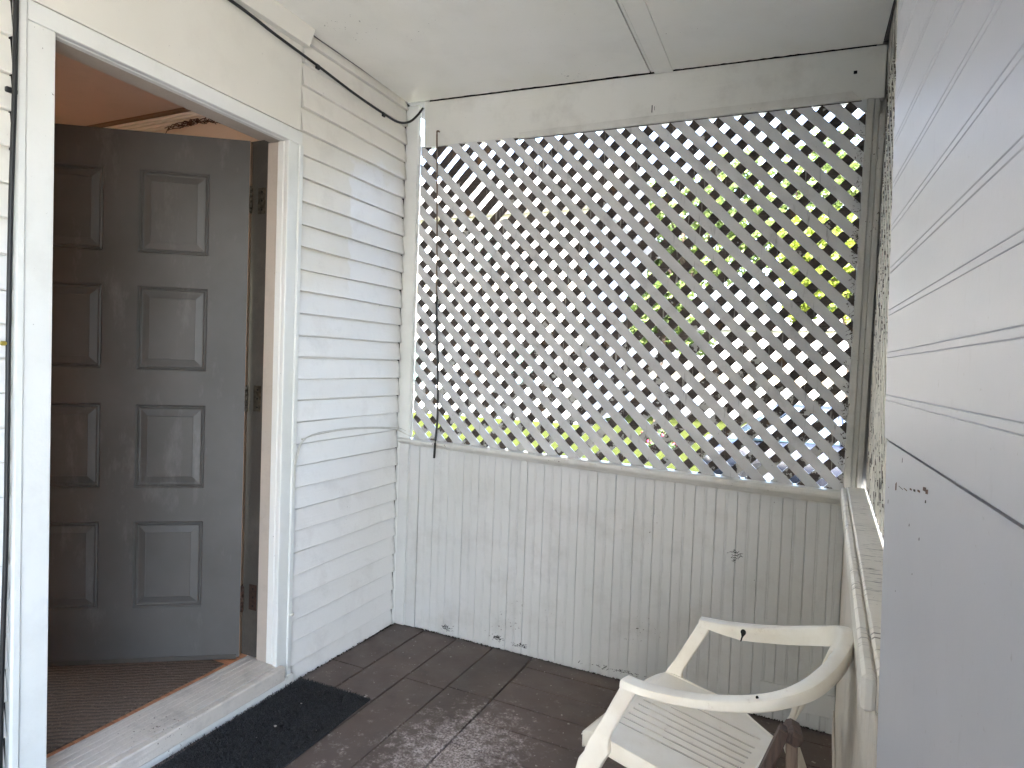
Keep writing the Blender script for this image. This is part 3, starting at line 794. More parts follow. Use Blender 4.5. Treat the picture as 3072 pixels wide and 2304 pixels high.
def srow(nm, xa, xb, z0, z1, ya, yb, mt, bev=.002, dxt=0):
    f = lambda y, dx, z: (dx+.040*y, y, z)
    return hexa(nm, [f(ya, xa, z0), f(ya, xb, z0), f(yb, xb, z0), f(yb, xa, z0), f(ya, xa+dxt, z1), f(ya, xb, z1), f(yb, xb, z1), f(yb, xa+dxt, z1)], M[mt], sk, bev)
yb = -.012
while yb > -1.69:
    ya = max(yb-.083, -1.69)
    srow('beadboard', 2.004, 2.02, -.03, .872, ya+.0006, yb-.0006, 'sideknee', .002); yb = ya
srow('rail_nosing', 1.985, 2.0035, .872, .925, -1.69, -.040, 'siderail', .005)
srow('rail_top', 2.004, 2.064, .8725, .929, -1.69, -.045, 'siderail', .004)
srow('base_strip', 1.998, 2.0035, -.03, .07, -1.69, -.012, 'sideknee', .003)
srow('sheathing', 2.0215, 2.034, -.5, .87, -1.69, .04, 'post', 0)
srow('end_post', 2.0205, 2.10, -.5, 2.6, -1.78, -1.695, 'post', .003)
# side header
sh = empty('side_header', (2.07, -1, 2.38)); tag(sh, 'weathered header board over the side lattice', 'beam')
hexa('board', [(SXY(-5.6)-.002, -5.6, 2.372), (SXY(-5.6)+.12, -5.6, 2.372), (SXY(0)+.12, .09, 2.372), (SXY(0)-.002, -.004, 2.372), (SXY(-5.6)-.002, -5.6, 2.70), (SXY(-5.6)+.12, -5.6, 2.70), (SXY(0)+.12, .09, 2.70), (SXY(0)-.002, -.004, 2.70)], M['sidelat'], sh, .002)

ew = box('added_end_wall', .0, 2.1, -5.7, -5.6, -.05, 2.66, M['vinyl'], None, 0); tag(ew, 'added unseen white wall behind the camera', 'wall')  # unseen wall added to keep direct light off the back wall
# ------------------------------------------------------------------ grey grooved panel close on the right
gp = empty('grooved_panel', (1.94, -2.1, .03)); tag(gp, 'pale grey upright panel with paired horizontal grooves at the right edge', 'panel')
PX = lambda y, z: 1.9303+(-1.69-y)*.0180-.020*(z-1.31)
YA, YB = -2.62, -1.692
def psheet(nm, zs, th=.018, proud=0.0):
    """zs: list of (z, depth) ; front skin toward -X"""
    V = []; F_ = []; pl = parent_loc(gp); n = len(zs)
    for y in (YA, YB):
        for z, d in zs: V.append(Vector((PX(y, z)+d-proud, y, z))-pl)
        for z, d in reversed(zs): V.append(Vector((PX(y, z)+th, y, z))-pl)
    m_ = 2*n
    for i in range(m_): j = (i+1) % m_; F_.append((i, j, m_+j, m_+i))
    F_.append(tuple(range(m_-1, -1, -1))); F_.append(tuple(range(m_, 2*m_)))
    me = mesh(nm, V, F_); bevelled(me, 0); return link(nm, me, M['panel'], gp)
zs = [(1.2585, .0)]
zs = [(1.2570, .001), (1.2585, 0), (1.2665, 0)]
GR = [1.312+.0572*k for k in range(0, 18)]
for gz in GR:
    for c in (gz-.0036, gz+.0036):
        zs += [(c-.0009, 0), (c, .0008), (c+.0009, 0)]
zs.append((2.34, 0))
psheet('upper_skin', zs, proud=.003)
psheet('lower_skin', [(.03, 0), (1.2535, 0)], proud=0)
psheet('joint_groove', [(1.2536, .006), (1.2569, .006)])
# rust scratch and little dark dings
def ding(y, z, dy, dz, mt, nm='scratch'):
    pl = parent_loc(gp); e = .0004
    P = [(y, z), (y+dy, z+dz*.2), (y+dy*1.02, z+dz), (y+dy*.1, z+dz*.7)]
    V = [Vector((PX(a, b)-e, a, b))-pl for a, b in P]; return link(nm, mesh(nm, V, [(3, 2, 1, 0)]), M[mt], gp)
PXD = 1
for (y, z, dy, dz, mt) in ((-1.776, 1.199, -.010, .0125, 'rust'), (-1.80, 1.2085, -.030, .0012, 'dirt'), (-1.835, 1.2115, -.022, .0016, 'rust'), (-1.872, 1.2165, -.012, .0028, 'rust'),
                           (-1.893, 1.2185, -.012, .0034, 'dirt'), (-1.915, 1.222, -.014, .0030, 'rust'), (-1.942, 1.2275, -.016, .0055, 'rust'), (-1.955, 1.2265, -.012, .0060, 'rust'),
                           (-1.722, 1.193, -.003, .0025, 'dirt'), (-1.721, 1.172, -.004, .007, 'dirt'), (-1.818, 1.239, -.004, .007, 'dirt'), (-2.106, 1.287, -.005, .010, 'dirt'), (-2.043, 1.275, -.004, .003, 'dirt'),
                           (-2.168, 1.278, -.006, .004, 'dirt'), (-1.954, 1.217, -.006, .004, 'dirt'), (-1.874, 1.176, -.004, .004, 'dirt'), (-1.930, 1.174, -.004, .004, 'dirt'), (-1.90, 1.13, -.003, .002, 'dirt'), (-1.80, 1.08, -.003, .002, 'dirt')):
    ding(y, z, dy, dz, mt)

# ------------------------------------------------------------------ cables and wires
def clip(P, parent, dx=.006):
    box('cable_clip', P[0]-.004, P[0]+dx, P[1]-.010, P[1]+.010, P[2]-.018, P[2]+.002, M['rubber'], parent, .002)
c1 = empty('black_cable', (.0, -.7, 2.5)); tag(c1, 'black cable clipped along the top of the clapboards into the corner', 'cable')
P = [(.006, -2.4, 2.555), (.006, -1.6, 2.545), (.007, -1.105, 2.536), (.006, -.90, 2.520), (.008, -.685, 2.505), (.008, -.45, 2.487), (.008, -.241, 2.480), (.010, -.12, 2.482), (.022, -.045, 2.508), (.05, -.018, 2.545), (.072, .0, 2.585)]
tube('cable_run', catmull(P, 8), .0056, M['rubber'], c1, 10)
for q in ((.012, -.685, 2.505), (.012, -.241, 2.480)): clip(q, c1)
c2 = empty('black_cable', (.012, -1.757, 1.5)); tag(c2, 'black cable running down the outer edge of the left door casing', 'cable')
P = [(.012, -1.752, 2.62), (.012, -1.752, 2.2), (.014, -1.7545, 1.97), (.012, -1.7585, 1.7), (.012, -1.761, 1.37), (.014, -1.762, 1.2), (.012, -1.762, .85), (.012, -1.768, .5), (.012, -1.772, .0)]
tube('cable_run', catmull(P, 6), .0058, M['rubber'], c2, 10)
box('cable_clip', .004, .014, -1.772, -1.746, 1.965, 1.978, M['rubber'], c2, .002)
tube('brass_nail', [(.006, -1.772, 1.345), (.016, -1.772, 1.345)], .006, M['brass'], c2, 10)
c3 = empty('hanging_cord', (.2, -.03, 1.6)); tag(c3, 'thin cord hanging from the header in front of the lattice, black lower down', 'cord')
P = [(.178, -.012, 2.452), (.170, -.016, 2.456), (.165, -.016, 2.44), (.170, -.014, 2.30), (.180, -.012, 2.0), (.188, -.012, 1.72), (.192, -.014, 1.655)]
tube('upper_cord', catmull(P, 6), .0040, M['tancord'], c3, 8)
P = [(.192, -.014, 1.655), (.198, -.014, 1.5), (.210, -.016, 1.35), (.222, -.022, 1.16), (.228, -.030, 1.05), (.230, -.046, .955), (.226, -.046, .868)]
tube('lower_cord', catmull(P, 6), .0056, M['rubber'], c3, 8)
c4 = empty('white_wire', (.0, -.5, .9)); tag(c4, 'slim white wire looped over the clapboards beside the door casing', 'wire')
P = [(.0, -.748, .30), (.004, -.750, .33), (.004, -.7505, .60), (.006, -.752, .86), (.010, -.742, .955), (.010, -.70, 1.005), (.006, -.60, 1.018), (.004, -.417, 1.022), (.004, -.2, 1.010), (.006, -.06, .992), (.030, -.018, .972), (.08, -.012, .955)]
tube('wire_run', catmull(P, 8), .0023, M['whitewire'], c4, 8)
P = [(.0, -.7455, .31), (.004, -.7465, .5), (.006, -.748, .8), (.009, -.738, .94), (.009, -.68, 1.012), (.004, -.5, 1.027), (.004, -.3, 1.022), (.006, -.05, 1.0), (.04, -.018, .985)]
tube('wire_run', catmull(P, 8), .0017, M['whitewire'], c4, 8)
for q in ((-.704, 1.004), (-.745, .30)): box('staple', .002, .014, q[0]-.008, q[0]+.006, q[1]-.004, q[1]+.004, M['whitewire'], c4, .001)

# ------------------------------------------------------------------ doormat
dm = empty('doormat', (.18, -1.3, fz(.2, -1.3))); tag(dm, 'black fibre doormat on the porch boards below the door sill', 'doormat')
MX0, MX1, MY0, MY1 = .018, .362, -2.05, -.688
f = lambda x, y, z: (x+(y+.688)*-.03, y+(x-.36)*.03, fz(x, y)+z)
hexa('mat_base', [f(MX0, MY0, .001), f(MX1, MY0, .001), f(MX1, MY1, .001), f(MX0, MY1, .001), f(MX0, MY0, .007), f(MX1, MY0, .007), f(MX1, MY1, .007), f(MX0, MY1, .007)], M['fibre'], dm, .002)
V = []; F_ = []; pl = parent_loc(dm)
for i in range(13000):
    x = rnd(MX0, MX1); y = MY1-(MY1-MY0)*.62*random.random()**1.1
    a = rnd(0, 6.28); h = rnd(.002, .008); l = rnd(.004, .009); t = .0012
    p = Vector(f(x, y, .0065)); d = Vector((math.cos(a), math.sin(a), 0)); s_ = Vector((-d.y, d.x, 0))*t
    b = len(V); V += [p+s_-pl, p-s_-pl, p+d*l*.5+Vector((0, 0, h))-s_-pl, p+d*l*.5+Vector((0, 0, h))+s_-pl, p+d*l+Vector((0, 0, h*.3))-pl]
    F_ += [(b, b+1, b+2, b+3), (b+3, b+2, b+4)]
o = link('fibres', mesh('fibres', V, F_), M['fibre'], dm); o['kind'] = 'stuff'

# loose paint flakes on floor and mat
V = []; F_ = []
for i in range(80):
    x = rnd(.05, 1.5); y = -abs(random.gauss(0, .55))-.03
    if y < -1.6: continue
    z = fz(x, y)+.0015
    if x < .36 and y < -.69: z += .012
    s = abs(random.gauss(0, .0022))+.001; a = rnd(0, 3); b = len(V); q = rnd(3, 6)
    k = random.choice((4, 5))
    for j in range(k):
        t = a+6.283*j/k; V.append((x+s*math.cos(t)*rnd(.6, 1.3), y+s*math.sin(t)*rnd(.6, 1.3), z+rnd(0, .002)))
    F_.append(tuple(range(b, b+k)))
for (x, y, s) in ((.345, -.70, .008), (.33, -.672, .006), (.78, -.62, .005), (.83, -.60, .004), (.985, -.69, .006), (.17, -.86, .005), (.20, -1.02, .006), (.60, -.50, .004), (1.93, -.25, .008)):
    b = len(V); z = fz(x, y)+.003+(.011 if x < .36 and y < -.69 else 0)
    for j in range(6): t = 6.283*j/6; V.append((x+s*math.cos(t)*rnd(.6, 1.3), y+s*math.sin(t)*rnd(.5, 1), z+rnd(0, .003)))
    F_.append(tuple(range(b, b+6)))
o = link('paint_flakes', mesh('paint_flakes', V, F_), M['flake']); tag(o, 'tiny white paint flakes scattered over the porch floor', 'paint flakes', kind='stuff')

# ------------------------------------------------------------------ white plastic armchair
CA = R(-13.5); CM = Vector((1.551, -1.028, 0))
CD = Vector((math.cos(CA), math.sin(CA), 0)); CW = Vector((-math.sin(CA), math.cos(CA), 0))
ch = empty('plastic_chair', (1.62, -1.05, 0)); tag(ch, 'white plastic armchair with a slotted seat in front of the beadboard wall', 'chair')
def cp_(d, w_, z): return CM+CD*d+CW*w_+Vector((0, 0, z))
def sweep(nm, path, secs, parent, smooth=True):
    """path of frames: list of (point, right, upv); secs: list of closed 2d sections"""
    pl = parent_loc(parent); V = []; F_ = []; n = len(secs[0])
    for (p, r_, u_), sc in zip(path, secs):
        for a, b in sc: V.append(p+r_*a+u_*b-pl)
    for i in range(len(path)-1):
        for k in range(n):
            j = (k+1) % n; F_.append((i*n+k, i*n+j, (i+1)*n+j, (i+1)*n+k))
    F_.append(tuple(range(n-1, -1, -1))); F_.append(tuple((len(path)-1)*n+k for k in range(n)))
    me = mesh(nm, V, F_); bevelled(me, 0)
    if smooth:
        for p in me.polygons: p.use_smooth = len(p.vertices) == 4
    return link(nm, me, M['plastic'], parent)
def rrect(w_, h, r, n=3):
    out = []
    for cx, cy, a0 in ((w_/2-r, h/2-r, 0), (-w_/2+r, h/2-r, 90), (-w_/2+r, -h/2+r, 180), (w_/2-r, -h/2+r, 270)):
        for k in range(n+1):
            a = R(a0+90*k/n); out.append((cx+r*math.cos(a), cy+r*math.sin(a)))
    return out
# horseshoe: two armrests and the top of the back are one sweeping band
ring = [(-.014, -.232, .622), (.05, -.240, .626), (.13, -.243, .638), (.22, -.240, .660), (.305, -.228, .690), (.362, -.190, .718), (.388, -.10, .732), (.394, 0, .736)]
ring = ring+[(d, -w_, z) for d, w_, z in reversed(ring[:-1])]
pts = catmull([cp_(*p) for p in ring], 6)
cen = cp_(.13, 0, 0)
N = len(pts)
def band(i0, i1, nm):
    path = []; secs = []
    for i in range(i0, i1+1):
        p = pts[i]; t = (pts[min(i+1, N-1)]-pts[max(i-1, 0)]).normalized()
        r_ = t.cross(Vector((0, 0, 1))).normalized(); u_ = r_.cross(t).normalized()
        f_ = i/(N-1); bk = math.exp(-((f_-.5)/.20)**2)          # how much 'backrest'
        end = min(1, min(f_, 1-f_)/.12)
        w_ = .039-.010*bk; ho = .016+.014*bk; hi = .014+.022*end+.022*bk; ln = .004+.012*bk
        path.append((p, r_, u_))
        sc = [(-w_/2, -.004), (-w_/2+.003, -.0008), (-w_/2+.008, 0), (w_/2-.008, .0), (w_/2-.002, -.0012), (w_/2+.001, -.005), (w_/2+.003, -ho), (w_/2-.001, -ho), (w_/2-.004, -.0075), (-w_/2+.004, -.0065), (-w_/2-ln+.004, -hi), (-w_/2-ln, -hi), (-w_/2-ln*.4, -hi*.5)]
        secs.append(sc)
    o = sweep(nm, path, secs, ch); o.data.set_sharp_from_angle(angle=R(38)); return o
i1, i2 = int(N*.30), int(N*.70)
band(0, i1, 'armrest'); band(i1, i2, 'backrest'); band(i2, N-1, 'armrest')
# seat: dished surface built from strips between slots
def sz(d, w_): return .440-.030*max(0, min(1, (d+.10)/.30))+.10*w_*w_-.9*max(0, -.10-d)**1.5*3
def halfw(d):
    t = (d+.16)/.40
    if t < .15: return .165+.04*t/.15
    if t < .62: return .205-.0*t
    return .205-.085*((t-.62)/.38)**1.2
slots = [-.104, -.078, -.052, -.026, 0, .026, .052, .098]
sw_ = .0068
def seatpatch(V, F_, f0, f1, d0, d1, nd=14, nw=3):
    """surface patch between w=f0(d) and w=f1(d) with 5 mm thickness"""
    pl = parent_loc(ch); b = len(V)
    for lay in (0, -.0035):
        for i in range(nd+1):
            d = d0+(d1-d0)*i/nd
            for j in range(nw+1):
                w_ = f0(d)+(f1(d)-f0(d))*j/nw
                V.append(cp_(d, w_, sz(d, w_)+lay)-pl)
    n1 = (nd+1)*(nw+1); q = lambda l, i, j: b+l*n1+i*(nw+1)+j
    for i in range(nd):
        for j in range(nw):
            F_.append((q(0, i, j), q(0, i+1, j), q(0, i+1, j+1), q(0, i, j+1)))
            F_.append((q(1, i, j+1), q(1, i+1, j+1), q(1, i+1, j), q(1, i, j)))
        F_.append((q(0, i, 0), q(1, i, 0), q(1, i+1, 0), q(0, i+1, 0))); F_.append((q(0, i+1, nw), q(1, i+1, nw), q(1, i, nw), q(0, i, nw)))
    for j in range(nw):
        F_.append((q(0, 0, j+1), q(1, 0, j+1), q(1, 0, j), q(0, 0, j))); F_.append((q(0, nd, j), q(1, nd, j), q(1, nd, j+1), q(0, nd, j+1)))
V = []; F_ = []
DA, DB = -.088, .205
seatpatch(V, F_, lambda d: -halfw(d), lambda d: halfw(d), -.165, DA, 6, 14)
seatpatch(V, F_, lambda d: -halfw(d), lambda d: halfw(d), DB, .235, 3, 14)
edges = [None]+slots+[None]
def sl_(c): return lambda d: c*(1+.10*(1-(d+.09)/.3))          # slots fan out a little towards the front
for a, b in zip(edges, edges[1:]):
    f0 = (lambda d: -halfw(d)) if a is None else (lambda d, a=a: sl_(a)(d)+sw_/2)
    f1 = (lambda d: halfw(d)) if b is None else (lambda d, b=b: sl_(b)(d)-sw_/2)
    seatpatch(V, F_, f0, f1, DA, DB, 10, 2)
me = mesh('seat', V, F_)
for p in me.polygons: p.use_smooth = False
link('seat', me, M['plastic'], ch)
# turned-down skirt round the seat
path = []; secs = []
rimpts = [(.235, -halfw(.235)), (.18, -halfw(.18)), (.10, -halfw(.10)), (0, -halfw(0)), (-.09, -halfw(-.09)), (-.14, -.178), (-.164, -.14), (-.170, 0), (-.164, .14), (-.14, .178), (-.09, halfw(-.09)), (0, halfw(0)), (.10, halfw(.10)), (.18, halfw(.18)), (.235, halfw(.235))]
rp = catmull([cp_(d, w_, sz(d, w_)) for d, w_ in rimpts], 5)
for i, p in enumerate(rp):
    t = (rp[min(i+1, len(rp)-1)]-rp[max(i-1, 0)]); t.z = 0; t.normalize()
    r_ = t.cross(Vector((0, 0, 1)))
    path.append((p-Vector((0, 0, .019)), r_, Vector((0, 0, 1)))); secs.append(rrect(.007, .042, .003))
sweep('seat_skirt', path, secs, ch)
# front legs run up into the armrests
for s in (-1, 1):
    pth = [(-.205, .226, -.01), (-.165, .220, .20), (-.120, .214, .40), (-.072, .224, .50), (-.016, .236, .612)]
    pp = catmull([cp_(d, w_*s, z) for d, w_, z in pth], 7); path = []; secs = []
    for i, p in enumerate(pp):
        z = p.z; fl = math.exp(-((z-.415)/.03)**2)
        wd = (.056 if z < .40 else .040)+.022*fl
        p = p+CD*(.011*fl+.020)
        path.append((p, CD, CW)); secs.append(rrect(wd, .013 if z > .44 else .026, .005))
    sweep('leg', path, secs, ch)
# rear legs
for s in (-1, 1):
    pth = [(.385, .19, -.01), (.335, .165, .2), (.285, .14, .36), (.265, .13, .42)]
    pp = catmull([cp_(d, w_*s, z) for d, w_, z in pth], 6)
    sweep('leg', [(p, CW, CD) for p in pp], [rrect(.05, .028, .007) for p in pp], ch)
# ribbed back splat
for k in range(6):
    w_ = -.138+.050*k
    pp = catmull([cp_(.228, w_*1.0, .395), cp_(.262, w_*1.0, .47), cp_(.318, w_*1.02, .58), cp_(.366-.5*w_*w_*2, w_*1.05, .685)], 5)
    sweep('back_rib', [(p, CW, CD) for p in pp], [rrect(.034, .010, .004) for p in pp], ch)
# ink blot on the far armrest and on the near one
def blot(d, w_, z, pts2, nrm, name='ink_blot'):
    c = cp_(d, w_, z); n_ = (CD*nrm[0]+CW*nrm[1]+Vector((0, 0, nrm[2]))).normalized()
    r_ = Vector((0, 0, 1)).cross(n_).normalized(); u_ = n_.cross(r_)
    pl = parent_loc(ch); V = [c+r_*a+u_*b+n_*.0006-pl for a, b in pts2]
    link(name, mesh(name, V, [tuple(range(len(V)))]), M['hole'], ch)
K_ = [(.0075*math.cos(R(t)), .008*math.sin(R(t))) for t in range(-40, 221, 20)]+[(-.0040, -.012), (-.0060, -.026), (-.0030, -.026), (.0012, -.012)]

blot(.115, .2135, .6175, [(a, b+.006) for a, b in K_], (0, -1, .18))
blot(.285, -.2405, .684, [(.003*math.cos(R(t)), .0035*math.sin(R(t))) for t in range(0, 360, 30)], (.2, -1, .1))
# ------------------------------------------------------------------ weathered wooden frame in the near right corner
wf = empty('wooden_frame', (1.84, -1.45, 0)); tag(wf, 'weathered brown wooden frame end with a capped post beside the chair back', 'wooden frame')
def obox(nm, a, b, wd, dp_, mt, bev=.003, ref=Vector((0, 1, 0))):
    a, b = Vector(a), Vector(b); t = (b-a).normalized(); r_ = t.cross(ref).normalized(); f_ = r_.cross(t)
    P = []
    for q in (a, b):
        for u, v in ((-1, -1), (1, -1), (1, 1), (-1, 1)): P.append(q+r_*wd/2*u+f_*dp_/2*v)
    return hexa(nm, P, M[mt], wf, bev)
obox('post', (1.868, -1.452, .0), (1.8365, -1.45, .690), .020, .036, 'brownwood', .002)
obox('cap', (1.826, -1.452, .699), (1.851, -1.448, .688), .026, .052, 'brownpaint', .006)
obox('slanted_rail', (1.575, -1.462, .0), (1.8245, -1.462, .704), .017, .026, 'brownpaint', .002)
obox('slanted_rail', (1.612, -1.437, .0), (1.8235, -1.437, .676), .012, .018, 'brownpaint', .002)
obox('cross_bar', (1.72, -1.45, .34), (1.85, -1.45, .34), .03, .018, 'brownwood', .002)

# ------------------------------------------------------------------ outside: neighbouring houses
def lapwall(nm, x0, x1, y, z0, z1, mt, parent, ex=.20, nrm=-1):
    pl = parent_loc(parent); V = []; F_ = []; z = z0
    while z < z1-1e-4:
        zt = min(z+ex, z1); b = len(V)
        for xx in (x0, x1):
            V += [Vector((xx, y-.022, z))-pl, Vector((xx, y, zt))-pl, Vector((xx, y-.0, z))-pl]
        F_ += [(b, b+3, b+4, b+1), (b+2, b+5, b+3, b)]; z = zt
    me = mesh(nm, V, F_); return link(nm, me, M[mt], parent)
def house_window(parent, x0, x1, y, z0, z1):
    wn = empty('window'); wn.parent = parent; pl = parent_loc(parent)
    f = .09
    for a in ((x0-f, x1+f, z1, z1+f), (x0-f, x1+f, z0-f, z0), (x0-f, x0, z0, z1), (x1, x1+f, z0, z1), (x0, x1, (z0+z1)/2-.025, (z0+z1)/2+.025)):
        box('frame', a[0], a[1], y-.07, y-.023, a[2], a[3], M['vinyl'], wn, .004)
    box('pane', x0, x1, y-.04, y-.03, z0, z1, M['glass'], wn, 0)
AY = 17.0
ha = empty('neighbour_house', (-10, AY+4, GZ)); tag(ha, 'tall white sided house across the lawn behind the left of the lattice', 'house')
ax0, ax1 = -24, -4.6
lapwall('siding', ax0, ax1, AY, GZ, 3.78, 'vinyl', ha); lapwall('siding', ax0, ax1, AY, 4.05, 6.4, 'vinyl', ha)
box('belt_board', ax0-.02, ax1+.02, AY-.06, AY+.02, 3.78, 4.05, M['cream'], ha, .01)
box('body', ax0, ax1, AY+.03, AY+9, GZ, 6.4, M['vinylshade'], ha, 0)
hexa('roof', [(ax0-.5, AY-.6, 6.4), (ax1+.5, AY-.6, 6.4), (ax1+.5, AY+9.6, 6.4), (ax0-.5, AY+9.6, 6.4), (ax0-.5, AY+4.3, 9.2), (ax1+.5, AY+4.3, 9.2), (ax1+.5, AY+4.7, 9.2), (ax0-.5, AY+4.7, 9.2)], M['shingle'], ha)
for xx in (-7.1, -11.5): house_window(ha, xx, xx+.95, AY, .55, 1.9)
for xx in (-8.5, -13.5): house_window(ha, xx, xx+.95, AY, 4.5, 5.9)
HB = 24.0
hb = empty('neighbour_garage', (4, HB+3, GZ)); tag(hb, 'low white sided building with a cream band behind the right of the lattice', 'garage')
bx0, bx1 = -5.5, 12
lapwall('siding', bx0, bx1, HB, GZ, .9, 'vinyl', hb); lapwall('siding', bx0, bx1, HB, 1.35, 3.0, 'vinyl', hb)
box('belt_board', bx0-.02, bx1+.02, HB-.06, HB+.02, .9, 1.35, M['cream'], hb, .01)
box('body', bx0, bx1, HB+.03, HB+6, GZ, 3.0, M['vinylshade'], hb, 0)
hexa('roof', [(bx0-.3, HB-.4, 3.0), (bx1+.3, HB-.4, 3.0), (bx1+.3, HB+6.4, 3.0), (bx0-.3, HB+6.4, 3.0), (bx0-.3, HB+2.9, 3.9), (bx1+.3, HB+2.9, 3.9), (bx1+.3, HB+3.1, 3.9), (bx0-.3, HB+3.1, 3.9)], M['shingle'], hb)

# ------------------------------------------------------------------ trees
def tree(name, label, x, y, h, rad, zc, mt, n, seed, cat='tree', group=None, leaf=.11):
    rr = random.Random(seed); t = empty(name, (x, y, GZ)); tag(t, label, cat, group); pl = Vector((x, y, GZ))
    tr = [(x, y, GZ-.1), (x+rr.uniform(-.1, .1), y, GZ+h*.3), (x+rr.uniform(-.3, .3), y+rr.uniform(-.2, .2), GZ+h*.62), (x+rr.uniform(-.4, .4), y, GZ+h*.9)]
    P = catmull(tr, 4); tube('trunk', P, .2, M['bark'], t, 8, rs=[.03*h*(1-i/len(P))**.8*.6+.02 for i in range(len(P))])
    cl = []
    for k in range(9):
        a = rr.uniform(0, 6.28); e = rr.uniform(-.3, .9); d = rad*rr.uniform(.35, .95)
        c = Vector((x+d*math.cos(a)*math.cos(e), y+d*math.sin(a)*math.cos(e), zc+d*math.sin(e)*.9)); cl.append((c, rad*rr.uniform(.30, .55)))
        s_ = Vector(tr[1]).lerp(Vector(tr[2]), rr.uniform(.1, 1))
        Q = catmull([s_, s_.lerp(c, .5)+Vector((0, 0, .15*rad)), c], 3); tube('limb', Q, .05, M['bark'], t, 5, rs=[.022*h*.35*(1-i/len(Q))+.012 for i in range(len(Q))])
    for k in range(14):
        a = rr.uniform(0, 6.28); d = rad*rr.uniform(.4, 1.1); cl.append((Vector((x+d*math.cos(a), y+d*math.sin(a)*.9, zc+rr.uniform(-.7, .9)*rad)), rad*rr.uniform(.18, .38)))
    V = []; F_ = []
    for i in range(n):
        c, r_ = rr.choice(cl); v = Vector((rr.gauss(0, 1), rr.gauss(0, 1), rr.gauss(0, .8))).normalized()*r_*rr.random()**.4
        p = c+v-pl; a = Vector((rr.gauss(0, 1), rr.gauss(0, 1), rr.gauss(0, .6))).normalized(); b_ = a.cross(Vector((rr.gauss(0, 1), rr.gauss(0, 1), rr.gauss(0, 1)))).normalized()
        s_ = leaf*rr.uniform(.6, 1.4); b = len(V)
        V += [p-a*s_, p+b_*s_*.5, p+a*s_, p-b_*s_*.5]; F_.append((b, b+1, b+2, b+3))
    link('crown', mesh('crown', V, F_), M[mt], t); return t
tree('leafy_tree', 'tall green tree beyond the left end of the low white building', -4.4, 33, 13.5, 4.0, 8.0, 'leaf', 9000, 1, leaf=.17)
tree('leafy_tree', 'broad green tree behind the middle of the low building', 1.6, 34, 15, 4.6, 8.6, 'leaf', 11000, 2, leaf=.18)
tree('leafy_tree', 'green tree just right of the tall white house roof', -7.2, 35, 12, 3.0, 7.4, 'leaf', 8000, 8, leaf=.16)
tree('leafy_tree', 'bright yellow-green tree near the right end of the lattice', 3.1, 15.5, 6.6, 2.0, 4.0, 'leafy', 14000, 3, leaf=.085)
tree('leafy_tree', 'dark green tree far behind the bright yellow-green tree', 7.2, 40, 16, 5.0, 9.5, 'leaf', 9000, 4, leaf=.2)
tree('leafy_tree', 'slender young tree at the corner of the tall white house', -2.6, 19.5, 5.4, 1.35, 3.2, 'leaf', 6000, 5, leaf=.11)
# pink flowering bush by the low building
fb = empty('flower_bush', (-1.2, 13, GZ)); tag(fb, 'small bush with pink flowers on the lawn behind the lattice', 'bush')
rr = random.Random(4); V = []; F_ = []; V2 = []; F2 = []
for i in range(1500):
    v = Vector((rr.gauss(0, 1), rr.gauss(0, 1), abs(rr.gauss(0, 1)))).normalized()*.55*rr.random()**.4
    a = Vector((rr.gauss(0, 1), rr.gauss(0, 1), rr.gauss(0, 1))).normalized(); b_ = a.orthogonal().normalized(); s_ = .05
    T, U = (V2, F2) if (i % 4 == 0 and v.length > .4) else (V, F_)
    b = len(T); T += [v-a*s_, v+b_*s_*.6, v+a*s_, v-b_*s_*.6]; U.append((b, b+1, b+2, b+3))
link('foliage', mesh('foliage', V, F_), M['leafd'], fb); link('flowers', mesh('flowers', V2, F2), M['petal'], fb)['kind'] = 'stuff'

# ------------------------------------------------------------------ parked car seen low through the lattice
car = empty('parked_car', (2.6, 8.0, GZ)); tag(car, 'dark blue parked car low behind the right end of the lattice', 'car')
car.rotation_euler = (0, 0, R(8))
def cmesh(nm, V, F_, mt, bev=0, smooth=False, parent=None):
    me = mesh(nm, V, F_); bevelled(me, bev, 2)
    if smooth:
        for p in me.polygons: p.use_smooth = True
    return link(nm, me, M[mt], parent or car)
# body by lofted cross-sections along its length (x)
sec = [(-2.15, .62, .35, .72), (-2.05, .78, .26, .84), (-1.5, .86, .22, .92), (-.8, .88, .2, .95), (.3, .88, .2, .95), (1.1, .87, .2, .90), (1.75, .83, .22, .80), (2.1, .72, .3, .66), (2.18, .58, .36, .56)]
V = []; F_ = []
ring_ = 12
for x, hw, zb, zt in sec:
    for k in range(ring_):
        a = 2*math.pi*(k+.5)/ring_; c, s_ = math.cos(a), math.sin(a)
        q = .38
        V.append((x, hw*math.copysign(abs(c)**q, c), (zb+zt)/2+(zt-zb)/2*math.copysign(abs(s_)**q, s_)))
for i in range(len(sec)-1):
    for k in range(ring_): j = (k+1) % ring_; F_.append((i*ring_+k, i*ring_+j, (i+1)*ring_+j, (i+1)*ring_+k))
F_.append(tuple(range(ring_-1, -1, -1))); F_.append(tuple((len(sec)-1)*ring_+k for k in range(ring_)))
cmesh('body', V, F_, 'carpaint', 0, True)
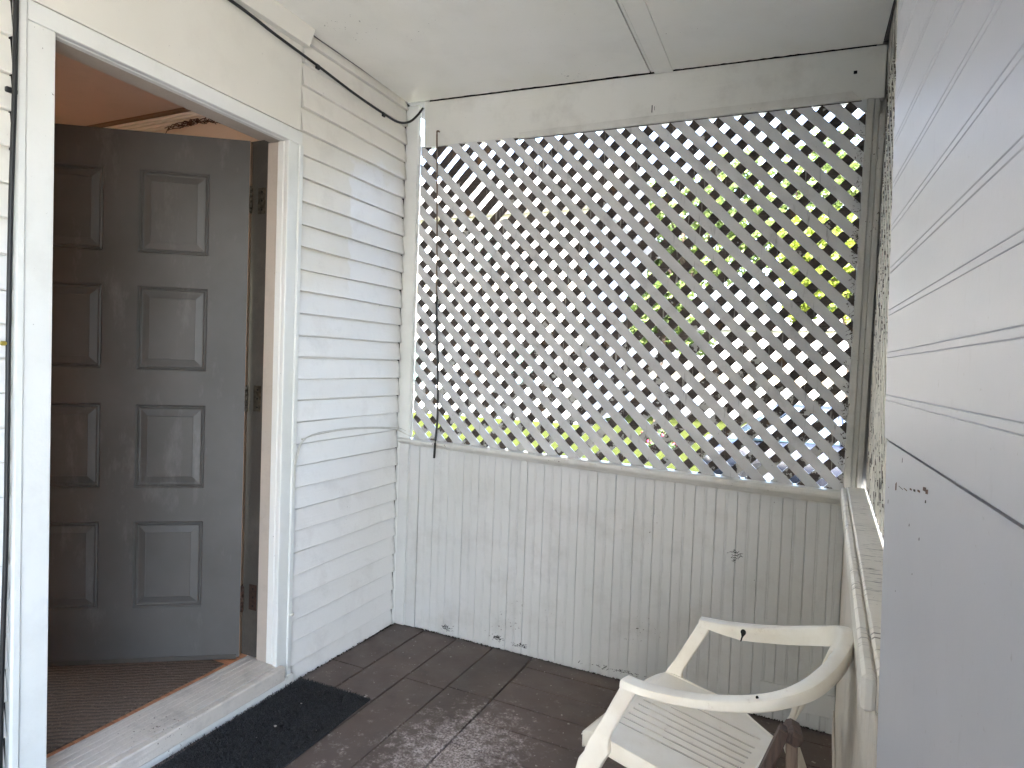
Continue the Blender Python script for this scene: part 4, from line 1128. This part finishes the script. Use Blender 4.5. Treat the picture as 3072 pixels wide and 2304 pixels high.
def cab(z0, z1, e, mt, nm):
    b = [(-1.55+e, .76-e*.3), (.95-e, .76-e*.3)]; t = [(-.95+e, .60-e*.2), (.30-e, .60-e*.2)]
    V = [(b[0][0], -b[0][1], z0), (b[1][0], -b[1][1], z0), (b[1][0], b[1][1], z0), (b[0][0], b[0][1], z0), (t[0][0], -t[0][1], z1), (t[1][0], -t[1][1], z1), (t[1][0], t[1][1], z1), (t[0][0], t[0][1], z1)]
    return cmesh(nm, V, HEX, mt, .05, True)
cab(.90, 1.40, .0, 'carglass', 'window_glass')
V = [(-.98, -.62, 1.37), (.33, -.62, 1.37), (.33, .62, 1.37), (-.98, .62, 1.37), (-.9, -.56, 1.44), (.2, -.56, 1.44), (.2, .56, 1.44), (-.9, .56, 1.44)]
cmesh('car_roof', V, HEX, 'carpaint', .03, True)
for (xa, xb) in ((-1.52, -.96), (.92, .30), (-.28, -.30)):
    for s_ in (-1, 1):
        P = [(xa, .765*s_, .92), (xb, .615*s_, 1.38)]
        o = tube('pillar', [P[0], P[1]], .035, M['carpaint'], None, 6); o.parent = car
for xw in (-1.32, 1.36):
    for s_ in (-1, 1):
        wh = empty('wheel', (xw, .80*s_, .32)); wh.parent = car
        def disc(r_, w_, mt, nm, off=0):
            V = []; F_ = []; n = 24
            for yv, rr_ in ((-w_/2, r_*.92), (-w_/2*.8, r_), (w_/2*.8, r_), (w_/2, r_*.92)):
                for k in range(n): a = 2*math.pi*k/n; V.append((rr_*math.cos(a), yv+off, rr_*math.sin(a)))
            for i in range(3):
                for k in range(n): j = (k+1) % n; F_.append((i*n+k, i*n+j, (i+1)*n+j, (i+1)*n+k))
            F_.append(tuple(range(n-1, -1, -1))); F_.append(tuple(3*n+k for k in range(n)))
            cmesh(nm, V, F_, mt, 0, False, wh)
        disc(.32, .2, 'tyre', 'tyre'); disc(.2, .206, 'rim', 'rim')
for s_ in (-1, 1):
    o = box('headlight', 2.02, 2.16, .45*s_-.16, .45*s_+.16, .56, .66, M['lamp'], None, .02); o.parent = car
    o = box('tail_light', -2.16, -2.06, .52*s_-.14, .52*s_+.14, .64, .76, M['redlamp'], None, .02); o.parent = car
    o = box('mirror', .62, .74, .86*s_-.08, .86*s_+.08, .93, 1.05, M['carpaint'], None, .02); o.parent = car
o = box('bumper', 2.08, 2.2, -.7, .7, .34, .46, M['carpaint'], None, .03); o.parent = car
